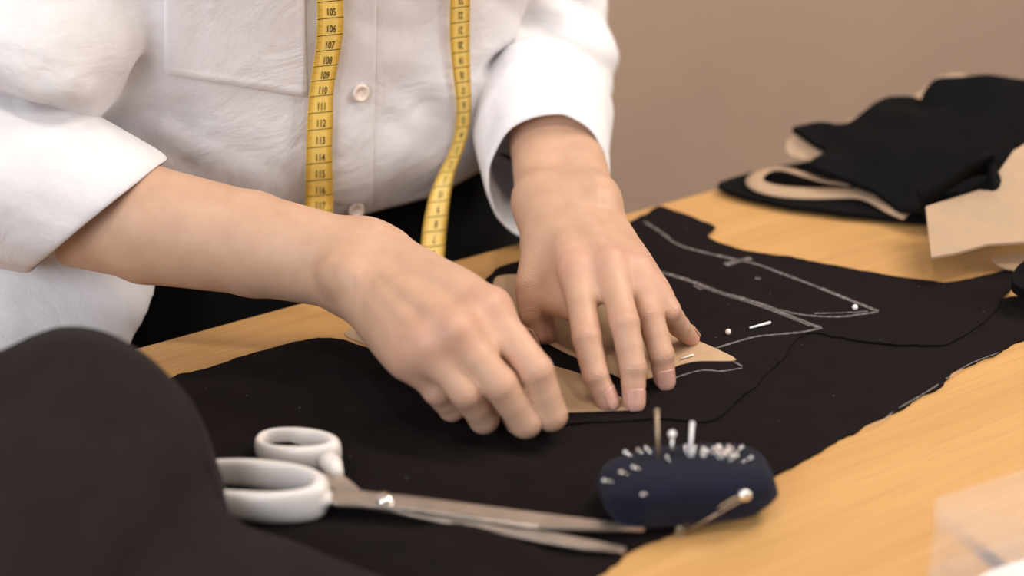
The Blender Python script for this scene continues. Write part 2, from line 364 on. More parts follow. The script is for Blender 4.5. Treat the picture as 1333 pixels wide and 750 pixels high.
P_(Wr+adir*.012+dz*.004, a2+np.array([-.011, 0, 0]),   .0170, .0200, .012); P_(Wu+adir*.010+dz*.004, a2+np.array([.0075, 0, -.002]), .0160, .0190, .012)
P_(a2, W+adir*.2, .026, .030, .015)
P_(J(782, 262, 66), J(779, 250, 68), .0088, .0075, .009)            # ulna head
sides = [W+adir*.215, W]
pts = np.array(sum([f[0] for f in FL.values()], [])+sides)
V, Q = hand_field(pts.min(0)-.045, pts.max(0)+.045, .00105, list(FL.values()), palm, None)
dorL = -dz+tow*.45; dorL /= np.linalg.norm(dorL)
parts_body.append((V, Q)+paint(V, list(FL.values()), dorL, [FL[k_][0][0]-dz*.008 for k_ in mc]))

# end of left hand
# --- right hand of the person (fingers curled, pinching the paper)
FR = {}
FR['index'] = (K([(636, 404, 64), (697, 482, 45), (717, 540, 19), (706, 540, 6)]), [.0102, .0093, .0088, .0068], 0)
FR['middle'] = (K([(592, 433, 64), (650, 500, 42), (684, 549, 18), (670, 545, 6)]), [.0102, .0093, .0088, .0068], 0)
FR['ring'] = (K([(556, 452, 56), (607, 510, 38), (630, 545, 16), (622, 540, 6)]), [.0096, .0090, .0081, .0064], 0)
FR['pinky'] = (K([(534, 461, 48), (570, 507, 29), (588, 531, 13), (590, 528, 6)]), [.0095, .0085, .0074, .0058], 0)
FR['thumb'] = (K([(560, 385, 34), (640, 440, 26), (690, 495, 17), (706, 520, 8)]), [.013, .011, .010, .0082], 0)
toC = -(J(600, 430, 50)-np.array([0, 0, CAMZ])); toC /= np.linalg.norm(toC); dn = -toC*.8+np.array([0, 0, -.25]); dn /= np.linalg.norm(dn)
palm = []
Wr = J(476, 328, 65); Wu = J(462, 363, 57); W = (Wr+Wu)/2
mc = {'index': mix(Wr, W, .3), 'middle': mix(Wr, W, .9), 'ring': mix(W, Wu, .45), 'pinky': mix(W, Wu, .9)}
for k_, st in mc.items():
    e = FR[k_][0][0]; r = FR[k_][1][0]
    P_(st, e, .0135, r-.0006, .008)
    P_(st+dn*.012, mix(st, e, .9)+dn*.012, .014, .0105, .010)
for k_ in ('index', 'middle', 'ring', 'pinky'):
    e = FR[k_][0][0]; P_(e-dn*.0016, e-dn*.0016, FR[k_][1][0]-.0010, FR[k_][1][0]-.0010, .012)           # knuckle
    P_(mix(mc[k_], e, .35)-dn*.0118, e-dn*.0088, .0024, .0034, .0055)                                     # tendon
for k1_, k2_, g_ in (('index', 'middle', .42), ('middle', 'ring', .42), ('ring', 'pinky', .3)):
    a_, b_ = FR[k1_][0], FR[k2_][0]; P_((a_[0]+b_[0])/2+dn*.003, (mix(a_[0], a_[1], g_)+mix(b_[0], b_[1], g_))/2+dn*.002, .0085, .0065, .009)
P_(Wr, Wu, .0160, .0165, .012); P_(Wr+dn*.010, Wu+dn*.008, .0165, .0155, .012)
P_(Wr+dn*.010, FR['thumb'][0][0], .0165, .0135, .012); P_(J(510, 333, 62), mix(FR['index'][0][0], Wr, .25), .0125, .0125, .012)
P_(FR['thumb'][0][0], FR['index'][0][0]+dn*.012, .011, .009, .012)
P_(Wu+dn*.006, FR['pinky'][0][0]+dn*.009, .0138, .0095, .012)
B1 = J(330, 318, 66); Bt = J(190, 292, 74); Be = J(-30, 262, 82)
up2 = cU.copy()
Wc = (Wr+Wu)/2+dn*.004; Bm = J(330, 318, 66); E0 = J(20, 258, 82)
P_(Wc, Bm, .0195, .0225, .008, up2, .76); P_(Bm, Bt, .0225, .0262, .004, up2, .76); P_(Bt, E0, .0262, .0265, .004, up2, .80)
P_(J(449, 357, 66), J(440, 355, 66), .0095, .009, .011)             # ulna head
pts = np.array(sum([f[0] for f in FR.values()], [])+[Wr, Wu, B1, Bt])
V, Q = hand_field(pts.min(0)-.05, pts.max(0)+.05, .00115, list(FR.values()), palm, None)
dorR = toC
parts_body.append((V, Q)+paint(V, list(FR.values()), dorR, [FR[k_][0][0]-dn*.009 for k_ in mc]))
# --- torso core, upper arms, neck and head (under the clothes and above the picture)
ShR = SQ(PX-.175, PQ+.09, TZ+.335); ShL = SQ(PX+.175, PQ+.09, TZ+.335); ElR = Be+np.array([0, .02, .02])
F = Field(np.minimum(np.minimum(ShR, ShL), ElR)-np.array([.12, .2, .50]), np.maximum(ShR, ShL)+np.array([.15, .2, .40]), .0055)
cen = SQ(PX, PQ+.11, 0)
def Z(p, z): return np.array([p[0], p[1], z])
for z0, z1, r0, r1, qq in ((.62, .80, .075, .072, .03), (.80, 1.02, .072, .078, .0)):
    for sgn in (-1, 1): F.cap(SQ(PX+sgn*.06, PQ+.12+qq, z0), SQ(PX+sgn*.075, PQ+.085, z1), r0, r1, .05)
F.cap(ShR, ShL, .05, .05, .05); F.cap(ShR, PD(12, 40, .965), .046, .040, .03); F.cap(PD(12, 40, .965), PD(0, 185, .985), .038, .030, .03); F.cap(PD(0, 185, .985), J(30, 258, 82), .030, .029, .03)
F.cap(ShL, PD(676, -20, 1.20), .046, .036, .03); F.cap(PD(676, -20, 1.20), PD(702, 82, 1.19), .034, .030, .02); F.cap(PD(702, 82, 1.19), PD(712, 105, 1.17), .030, .027, .02)
NK = SQ(PX, PQ+.05, TZ+.36); HD = SQ(PX, PQ-.03, TZ+.50); fw = -EN
F.cap(NK, HD, .048, .045, .03); F.cap(HD+np.array([0, 0, .035])-fw*.012, HD+np.array([0, 0, .035])+fw*.018, .077, .070, .03)
F.cap(HD+fw*.045-np.array([0, 0, .055]), HD+fw*.062-np.array([0, 0, .052]), .030, .026, .05)
F.cap(HD+fw*.083+np.array([0, 0, .018]), HD+fw*.106+np.array([0, 0, -.016]), .006, .010, .012)
F.cap(HD+fw*.082-np.array([0, 0, .040])-E1*.018, HD+fw*.082-np.array([0, 0, .040])+E1*.018, .006, .006, .008)
for sgn in (-1, 1):
    F.cap(HD+E1*sgn*.079+np.array([0, 0, .012]), HD+E1*sgn*.080-np.array([0, 0, .014]), .012, .008, .006, E1, 2.2)
    F.cap(HD+E1*sgn*.03+fw*.070+np.array([0, 0, .012]), HD+E1*sgn*.032+fw*.072+np.array([0, 0, .012]), .012, .012, .006)
V, Q = F.mesh(); z = np.zeros(len(V)); parts_body.append((V, Q, z, z+50, z))
VV = []; QQ = []; at = [[], [], []]; off = 0
for V, Q, a, b_, c_ in parts_body:
    VV.append(V); QQ.append(Q+off); off += len(V); at[0].append(a); at[1].append(b_); at[2].append(c_)
me = npmesh('body', np.concatenate(VV), np.concatenate(QQ)); print('body verts', off)
for nm, a in zip(('pink', 'crease', 'dors'), at):
    A = me.attributes.new(nm, 'FLOAT', 'POINT'); A.data.foreach_set('value', np.concatenate(a).astype(np.float32))
body = link('body', me, M['skin'], person)

# fingernails: curved plates over the last finger bone
def nail(Jt, R4, dorsal, wid=1.0, tip=True):
    a, b_ = Jt[2], Jt[3]; u = (b_-a)/np.linalg.norm(b_-a); d = dorsal-u*(dorsal@u); d /= np.linalg.norm(d); s_ = np.cross(u, d); L = np.linalg.norm(b_-a)
    V_ = []; F_ = []; nu, nv = 17, 13; rt = R4[3]; l0 = L-.0070; l1 = L+rt*.86
    for i in range(nu):
        t = i/(nu-1); x = l0+(l1-l0)*t
        if x < L: r = R4[2]+(R4[3]-R4[2])*x/L; drop = 0
        else: r = math.sqrt(max(rt*rt-((x-L)*.80)**2, 1e-9))
        hw = math.radians(54)*wid*(1-.5*max(0, (.22-t)/.22)**2)*(1-.30*max(0, (t-.72)/.28)**2)
        for j in range(nv):
            an = hw*(2*j/(nv-1)-1); V_.append(a+u*x+(r+.00028+.0002*t)*(math.cos(an)*d+math.sin(an)*s_))
    for i in range(nu-1):
        for j in range(nv-1): F_.append((i*nv+j, i*nv+j+1, (i+1)*nv+j+1, (i+1)*nv+j))
    me = mesh('fingernail', V_, F_); me.materials.append(M['nail']); me.materials.append(M['nailtip'])
    for p in me.polygons:
        if p.index//(nv-1) >= nu-2: p.material_index = 1
    o = link('fingernail', me, None, body); so = o.modifiers.new('s', 'SOLIDIFY'); so.thickness = .0005; so.offset = 0; return o
for k_, wd, dd in (('index', 1, dorL+np.array([.75, 0, 0])), ('middle', 1, dorL+np.array([.22, -.1, 0])), ('ring', 1, dorL+np.array([.05, -.2, 0])), ('pinky', .9, dorL+np.array([-.1, .3, .4])), ('thumb', 1, np.array([-.9, 0, .3]))):
    nail(FL[k_][0], FL[k_][1], dd/np.linalg.norm(dd), wd)
for k_ in ('index', 'middle', 'ring', 'pinky'):
    u = FR[k_][0][3]-FR[k_][0][1]; nail(FR[k_][0], FR[k_][1], np.array([.3, -.75, -.5]))
nail(FR['thumb'][0], FR['thumb'][1], np.array([.2, .5, .8]))

# eyes, hair (outside the picture)
for sgn in (-1, 1): link('eye', mesh('eye', *uvsphere(HD+E1*sgn*.031+fw*.074+np.array([0, 0, .012]), .0125)), M['pearl'], body)
Fh = Field(HD-.16, HD+.16, .006)
Fh.cap(HD+np.array([0, 0, .045])-fw*.022, HD+np.array([0, 0, .052])-fw*.004, .085, .080, .02); Fh.cap(HD-fw*.085-np.array([0, 0, .02]), HD-fw*.10-np.array([0, 0, .03]), .035, .03, .02)
V, Q = Fh.mesh(); link('hair', npmesh('hair', V, Q), M['hair'], person)

# --- shirt: one cloth surface for torso and sleeves
shirt_lo = np.array([-.52, .76, TZ-.09]); shirt_hi = np.array([.22, 1.38, TZ+.42])
F = Field(shirt_lo, shirt_hi, .0033)
P = F.pts(np.zeros(3, int), F.n); dS = (P-EO.astype(np.float32))@E1.astype(np.float32)-PX; dQ = (P-EO.astype(np.float32))@EN.astype(np.float32); Zr = P[..., 2]-HEMZ
qf = PQ-LEAN*np.clip(Zr, -.1, .28)+np.clip(Zr-.28, 0, 1)*.6                         # front line, leaning over the table
aa = .172+.02*np.clip(Zr/.2, 0, 1)-np.clip(Zr-.24, 0, 1)*.9; bb = .115-.0*Zr
belly = -.012*np.exp(-((Zr-.045)/.05)**2)*np.exp(-(dS/.10)**2)                       # cloth pouching over the waist
u = np.abs(dS)/np.maximum(aa, .05); v = np.abs(dQ-(qf+belly+bb))/bb
tors = ((u**2.6+v**2.6)**(1/2.6)-1)*.085
tors = np.maximum(tors, Zr-.36)
F.d = tors.astype(np.float32)
F.cap(ShR, ShL, .062, .062, .05)
# right sleeve: upper arm hanging to the elbow, then the forearm part inside the rolled cuff
SR1 = PD(12, 40, .965); SR2 = PD(0, 172, .985)
F.cap(ShR, SR1, .066, .066, .02); F.cap(SR1, SR2, .066, .052, .02); F.cap(SR2, J(60, 255, 80), .050, .036, .02)
# left sleeve
SL1 = PD(676, -20, 1.20); SL2 = PD(702, 88, 1.19); SL3 = PD(706, 135, 1.165)
F.cap(ShL, SL1, .064, .055, .02); F.cap(SL1, SL2, .054, .049, .014); F.cap(SL2, SL3, .049, .043, .016)
F.cap(PD(10, 395, 1.045), PD(105, 385, 1.06), .055, .050, .03); F.cap(PD(60, 300, 1.06), PD(105, 385, 1.06), .05, .05, .03)
near = np.abs(F.d) < .016
Pn = P[near]; zz = Pn[:, 2]-HEMZ; ss = dS[near]; loc = np.stack([ss, dQ[near], zz], 1)
def rid(x, p=1.0): return 1-np.abs(x)
n1 = vnoise(loc*np.array([14, 14, 5.])+3); n2 = vnoise(loc*np.array([34, 30, 12.])+9); n3 = vnoise(loc@np.array([[.8, 0, .6], [0, 1, 0], [-.6, 0, .8]])*np.array([9, 9, 38.])+17)
amp = np.where(ss < -.10, 1.5, np.where(ss > .13, 1.5, .55))
add = (.0045*n1+.0016*n2+.0042*(.5-np.abs(n3)))*amp
def crease(p0, p1, wdt, dep):                                             # a fold line running between two points
    a = np.asarray(p0, np.float32); b = np.asarray(p1, np.float32); ab = b-a; t = np.clip((Pn-a)@ab/(ab@ab), 0, 1); r2 = ((Pn-a-t[:, None]*ab)**2).sum(1); return dep*np.exp(-r2/wdt**2)*np.sin(np.pi*np.clip(t, .08, .92))
for p0, p1, wdt, dep in ((PD(-60, 120, .90), PD(120, 158, .96), .012, .013), (PD(60, 90, .90), PD(128, 138, .95), .010, -.007), (PD(610, 95, 1.10), PD(700, 60, 1.15), .010, .006), (PD(640, 78, 1.12), PD(770, 96, 1.15), .008, .004),
        (PD(535, 60, 1.06), PD(470, 250, 1.09), .018, .003), (PD(300, 150, 1.0), PD(370, 270, 1.03), .014, .004), (PD(10, 60, .88), PD(100, 120, .92), .010, .007), (PD(-20, -20, .88), PD(90, 70, .90), .014, .006), (PD(500, 180, 1.06), PD(585, 255, 1.10), .012, .005), (PD(540, 120, 1.07), PD(600, 200, 1.12), .010, .004), (PD(240, 110, 1.0), PD(250, 220, 1.02), .010, .004), (PD(640, 20, 1.12), PD(745, 30, 1.15), .009, .006), (PD(150, -10, .98), PD(205, 130, 1.0), .012, .004)): add = add+crease(p0, p1, wdt, dep)
F.d[near] += add.astype(np.float32)
hem = -.0-.060*np.clip((-dS-.132)/.055, 0, 1)
F.d = np.maximum(F.d, hem-Zr)                                       # hem
V, Q = F.mesh(); shirt_me = npmesh('shirt', V, Q); shirt = link('shirt', shirt_me, M['white'], person)
sm = shirt.modifiers.new('sm', 'SMOOTH'); sm.factor = .5; sm.iterations = 2
BV = BVHTree.FromPolygons([tuple(map(float, x)) for x in V], [tuple(map(int, q)) for q in Q])
CAMP = Vector((0, 0, CAMZ))
def hit(x, y):
    d = Vector(ray(x, y)); L = d.length; r = BV.ray_cast(CAMP, d.normalized()); return None if r[0] is None else (r[3]/L)
def on_shirt(x, y, lift=.0):
    d = hit(x, y); d = 1.05 if d is None else d; return PD(x, y, d-lift)

# rolled cuffs: hollow bands, irregular, with a doubled edge
def cuff(rim_c, ax, A_, B_, ra, rb, length, flare, skew, lump, seed):
    ax = ax/np.linalg.norm(ax); rings = []; n = 72
    prof = [(-.34, .88), (-.16, .93), (-.02, .955), (0.0, .985), (.012, 1.015), (.035, 1.035), (.09, 1.045), (.20, 1.05), (.4, 1.06), (.62, 1.075), (.83, 1.085), (.92, 1.075), (.97, 1.03), (1.0, .93)]
    prof = [(-t_ if t_ < 0 else t_, s_) for t_, s_ in prof][:3][::1]+prof[3:]
    for t_, s_ in prof:
        ring = []
        for k_ in range(n):
            th = 2*math.pi*k_/n; cs, sn = math.cos(th), math.sin(th)
            f = 1+lump*(vnoise(np.array([[cs*1.6+seed, sn*1.6+3, t_*2.2+seed]]))[0]+.55*vnoise(np.array([[cs*4+seed, sn*4, t_*1.0]]))[0])
            g = 1+flare*t_
            ring.append(rim_c+ax*(length*t_)+(A_*cs*ra+B_*sn*rb)*s_*f*g+ax*skew*(sn)*(1-t_*.55))
        rings.append(ring)
    return loft(rings, caps=False)
# right cuff: rim passes (198,213) .. (60,342)
rc = PD(131, 280, .985); axr = PD(-10, 226, .970)-rc
Bup = up2-axr/np.linalg.norm(axr)*(up2@axr)/np.linalg.norm(axr); Bup /= np.linalg.norm(Bup); Aside = np.cross(axr/np.linalg.norm(axr), Bup)
v_, f_ = cuff(rc, axr, Aside, Bup, .046, .0435, .100, .34, -.024, .045, 2); c1 = link('cuff', mesh('cuff', v_, f_), M['white'], shirt)
c1.modifiers.new('ss', 'SUBSURF').render_levels = 1
# left cuff: narrow over the forearm, hanging open below it
rcl = PD(713, 236, 1.085); axl = PD(700, 116, 1.165)-rcl
axl /= np.linalg.norm(axl); Bu = np.array([0, 0, 1.])-axl*axl[2]; Bu /= np.linalg.norm(Bu); As = np.cross(axl, Bu)
v_, f_ = cuff(rcl, axl, As, Bu, .0380, .043, .085, .20, .010, .05, 5); c2 = link('cuff', mesh('cuff', v_, f_), M['white'], shirt)
c2.modifiers.new('ss', 'SUBSURF').render_levels = 1

# patch pocket, placket, buttons
def patch(name, poly, lift, mat, parent, nx=24, ny=24, thick=.0008):
    (a, b_, c_, d_) = [np.array(p, float) for p in poly]; V_ = []; n_ = (nx+1)*(ny+1)
    D = np.zeros((ny+1, nx+1)); PXY = np.zeros((ny+1, nx+1, 2))
    for j in range(ny+1):
        for i in range(nx+1):
            u_, v2 = i/nx, j/ny; p = (a*(1-u_)+b_*u_)*(1-v2)+(d_*(1-u_)+c_*u_)*v2; PXY[j, i] = p; D[j, i] = hit(*p) or 1.05
    for _ in range(3):
        E = np.pad(D, 1, mode='edge'); D = np.minimum(D, (E[:-2, 1:-1]+E[2:, 1:-1]+E[1:-1, :-2]+E[1:-1, 2:]+D)/5)
    for j in range(ny+1):
        for i in range(nx+1):
            e = min(i, nx-i, j, ny-j); V_.append(PD(PXY[j, i, 0], PXY[j, i, 1], D[j, i]-lift*(1 if e > 0 else .1)-(.0006 if e == 1 else 0)))
    F_ = [(j*(nx+1)+i, j*(nx+1)+i+1, (j+1)*(nx+1)+i+1, (j+1)*(nx+1)+i) for j in range(ny) for i in range(nx)]
    return link(name, mesh(name, V_, F_), mat, parent)
patch('pocket', [(213, -60), (396, -60), (400, 127), (213, 97)], .0032, M['white'], shirt, 40, 34)
patch('placket', [(412, -60), (492, -60), (485, 268), (412, 262)], .0022, M['white'], shirt, 20, 50)
def button(x, y):
    p = on_shirt(x, y, .0035); d = -np.array([EN[0], EN[1], .0])+np.array([0, 0, .05]); d /= np.linalg.norm(d); a = E1; b_ = np.cross(d, a); rings = []
    for r, hh in ((.0002, .0010), (.0030, .0010), (.0038, .0020), (.0050, .0022), (.0057, .0014), (.0057, .0004), (.0045, -.0006)):
        rings.append([p+d*hh+r*(math.cos(t_)*a+math.sin(t_)*b_) for t_ in np.linspace(0, 2*math.pi, 28, endpoint=False)])
    o = link('button', mesh('button', *loft(rings)), M['shell'], shirt); return o
for x, y in ((469, 121), (463, 274), (476, -40)): button(x, y)

# trousers
F = Field(SQ(PX, PQ, .3)-np.array([.42, .55, 0.0]), SQ(PX, PQ, .80)+np.array([.42, .42, 0.0]), .008)
P = F.pts(np.zeros(3, int), F.n); dS = (P-EO.astype(np.float32))@E1.astype(np.float32)-PX; dQ = (P-EO.astype(np.float32))@EN.astype(np.float32)
tors = (((np.abs(dS)/.186)**2.6+(np.abs(dQ-(PQ+.008+.105))/.105)**2.6)**(1/2.6)-1)*.08
tors = np.maximum(tors, P[..., 2]-(HEMZ+.03)); tors = np.maximum(tors, .52-P[..., 2]); F.d = tors.astype(np.float32)
knees = []
for sgn in (-1, 1):
    hp = SQ(PX+sgn*.09, PQ+.12, .56); kn = SQ(PX+sgn*.13, PQ-.27, .55); F.cap(hp, kn, .085, .065, .04); knees.append(kn)
V, Q = F.mesh(); sh = [(V, Q)]
vs2 = []; 
for kn in knees:
    vv, ff = tube([kn, kn-np.array([0, 0, .25]), kn-np.array([0, 0, .50])], [.064, .052, .045], 20); vs2.append((vv, ff))
tm = bmesh.new()
for vv, ff in [(list(V), [tuple(map(int, q)) for q in Q])]+vs2:
    bv = [tm.verts.new(tuple(map(float, p))) for p in vv]
    for q in ff:
        try: tm.faces.new([bv[i] for i in q])
        except ValueError: pass
bm_link('trousers', tm, M['trouser'], person)
for kn in knees:
    v_, f_ = tube([SQ(*toSQ(kn), .035)+EN*.06, SQ(*toSQ(kn), .04), SQ(*toSQ(kn), .036)-EN*.10, SQ(*toSQ(kn), .03)-EN*.16], [.034, .036, .034, .022], 18); link('shoe', mesh('shoe', v_, f_), M['black2'], person)
st = empty('stool', SQ(PX, PQ+.14, 0), 'dark wooden stool under the seated person', 'stool')
v_, f_ = tube([SQ(PX, PQ+.14, .436), SQ(PX, PQ+.14, .44), SQ(PX, PQ+.14, .468), SQ(PX, PQ+.14, .472)], [.165, .17, .17, .165], 40); link('seat', mesh('seat', v_, f_), M['darkwood'], st)
for i in range(4):
    a = math.pi/4+i*math.pi/2; c_ = SQ(PX, PQ+.14, 0); d = np.array([math.cos(a), math.sin(a), 0])
    v_, f_ = tube([c_+d*.17, c_+d*.11+np.array([0, 0, .436])], [.013, .018], 12); link('leg', mesh('leg', v_, f_), M['darkwood'], st)

# ------------------------------------------------------------ tape measure round the neck
def smooth(a, n=6):
    a = np.array(a, float)
    for _ in range(n): a[1:-1] = (a[:-2]+2*a[1:-1]+a[2:])/4
    return a
tape = empty('tape_measure', SQ(PX, PQ, TZ+.3), 'yellow centimetre tape measure hanging round the neck over the white shirt', 'tape measure')
def interp(tab, y): tab = np.array(tab, float); return np.interp(y, tab[:, 0], tab[:, 1]), np.interp(y, tab[:, 0], tab[:, 2])
TL = [(-80, 413, 447), (0, 412, 446), (24, 413, 448), (47, 412, 447), (67, 411, 443), (86, 407, 440), (106, 404, 435), (127, 402, 433), (150, 400, 434), (197, 398, 432), (250, 397, 434), (290, 397, 433), (340, 399, 433), (388, 402, 434)]
TR = [(-80, 588, 614), (0, 586, 612), (45, 585, 611), (91, 589, 612), (136, 595, 614), (172, 593, 611), (199, 586, 602), (226, 570, 591), (254, 559, 586), (290, 551, 582), (317, 548, 579), (352, 547, 578)]
def strip(tab, y0, y1, hang_depth, sl):
    ys = np.linspace(y0, y1, 90); L_, R_ = np.array([smooth(x, 12) for x in interp(tab, ys)]); dep = []
    last = None
    for y, a, b_ in zip(ys, L_, R_):
        c = (a+b_)/2; hs = [hit(xx, y) for xx in (a, c, b_)]; hs = [h_ for h_ in hs if h_ and h_ < 1.35]; dd = (min(hs) if hs else None)
        if y > hang_depth[0]: dd = np.interp(y, [hang_depth[0], y1], hang_depth[1:])
        if dd is None: dd = last or 1.05
        last = dd; dep.append(dd-.0035)
    dep = smooth(dep, 22); rows = []
    for y, a, b_, d in zip(ys, L_, R_, dep):
        s_ = (b_-a)/2/FPX*d*sl; rows.append((PD(a, y, d-s_), PD(b_, y, d+s_)))
    return ys, rows
def ribbon(name, rows, parent):
    V_ = []; nx = 6
    for l, r in rows:
        nrm = np.cross(r-l, [0, 0, 1.]); nrm /= np.linalg.norm(nrm)
        for i in range(nx+1): u_ = i/nx; V_.append(l*(1-u_)+r*u_)
    F_ = [(j*(nx+1)+i, j*(nx+1)+i+1, (j+1)*(nx+1)+i+1, (j+1)*(nx+1)+i) for j in range(len(rows)-1) for i in range(nx)]
    me = mesh(name, V_, F_); A = me.attributes.new('across', 'FLOAT', 'POINT'); A.data.foreach_set('value', np.tile(np.arange(nx+1)/nx, len(rows)).astype(np.float32))
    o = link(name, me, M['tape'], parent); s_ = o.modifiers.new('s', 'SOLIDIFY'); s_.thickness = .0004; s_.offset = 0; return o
ysL, rowsL = strip(TL, -80, 388, (262, 1.085, 1.062), .5); ysR, rowsR = strip(TR, -80, 352, (238, 1.12, 1.095), .3)
nk = lambda s, q, z: SQ(PX+s, PQ+q, TZ+z)
def extend(rows, pts):                                              # up over the chest and round the neck
    c0 = (rows[0][0]+rows[0][1])/2; half = np.linalg.norm(rows[0][1]-rows[0][0])/2; path = catmull([c0]+pts, 8)[1:]; out = []; d0 = (rows[0][1]-rows[0][0])/np.linalg.norm(rows[0][1]-rows[0][0])
    for i, p in enumerate(path):
        k_ = i/len(path); d = d0*(1-k_)+np.array([EN[0]*-.0, 0, 0])+(-EN*.9+np.array([0, 0, .4]))*k_; d /= np.linalg.norm(d); out.append((p-d*half, p+d*half))
    return out[::-1]+rows
rowsL2 = extend(rowsL, [nk(-.045, -.075, .25), nk(-.062, -.03, .40), nk(-.066, .04, .425), nk(-.045, .105, .42), nk(0, .125, .42)])
rowsR2 = extend(rowsR, [nk(.06, -.07, .25), nk(.066, -.03, .40), nk(.066, .04, .425), nk(.045, .105, .42), nk(0, .125, .42)])
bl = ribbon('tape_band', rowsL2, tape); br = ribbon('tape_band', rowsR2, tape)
# print: centimetre lines and numerals laid on the band
def text_mesh(s):
    cu = bpy.data.curves.new('t', 'FONT'); cu.body = s; cu.align_x = 'CENTER'; cu.align_y = 'CENTER'; cu.resolution_u = 3; cu.offset = .012
    o = bpy.data.objects.new('t', cu); COL.objects.link(o); dg = bpy.context.evaluated_depsgraph_get(); dg.update(); e = o.evaluated_get(dg); me = e.to_mesh()
    v = np.array([x.co[:2] for x in me.vertices]); f = [tuple(p.vertices) for p in me.polygons]; e.to_mesh_clear(); bpy.data.objects.remove(o); return v, f
def print_on(ys, rows, nums, lines, parent, flip=False):
    RL = np.array([r[0] for r in rows]); RR = np.array([r[1] for r in rows])
    def at(u_, y):
        i = np.clip(np.searchsorted(ys, y)-1, 0, len(ys)-2); k_ = (y-ys[i])/(ys[i+1]-ys[i]); l = RL[i]*(1-k_)+RL[i+1]*k_; r = RR[i]*(1-k_)+RR[i+1]*k_
        p = l*(1-u_)+r*u_; c = np.array([0, 0, CAMZ])-p; return p+np.cross(RR[i]-RL[i], RL[i+1]-RL[i])/np.linalg.norm(np.cross(RR[i]-RL[i], RL[i+1]-RL[i]))*-.0005
    V_ = []; F_ = []
    for y, s in nums:
        v, f = text_mesh(s); o = len(V_); f_ = -1 if flip else 1
        for a, b_ in v: V_.append(at(.53+a*.255*f_, y-b_*13.5*f_))
        F_ += [tuple(i+o for i in q) for q in f]
    for y in lines:
        for (u0, u1, hh) in ((.02, .99, .45),): 
            o = len(V_); V_ += [at(u0, y-hh+1.6), at(u1, y-hh-1.6), at(u1, y+hh-1.6), at(u0, y+hh+1.6)]; F_.append((o, o+1, o+2, o+3))
    for y0, y1 in zip(lines[:-1], lines[1:]):
        for k_ in range(1, 10):
            for (u0, u1) in ((.0, .10 if k_ != 5 else .18), (.90 if k_ != 5 else .84, 1.0)):
                y = y0+(y1-y0)*k_/10; o = len(V_); V_ += [at(u0, y-.18), at(u1, y-.18), at(u1, y+.18), at(u0, y+.18)]; F_.append((o, o+1, o+2, o+3))
    o = link('scale_print', mesh('scale_print', V_, F_), M['ink'], parent, smooth=False); return o
linesL = [-22, 1, 23, 45, 65, 85, 104, 124, 146, 168, 191, 212, 234, 254, 275, 296]
print_on(ysL, rowsL, [((a+b_)/2+3.5, str(104+i)) for i, (a, b_) in enumerate(zip(linesL[1:-1], linesL[2:]), 1)]+[(-6, '104')], linesL, bl)
linesR = list(np.arange(-30, 345, 19.5))
print_on(ysR, rowsR, [(y+10, str(24-i)) for i, y in enumerate(linesR[:-1])], linesR, br, True)

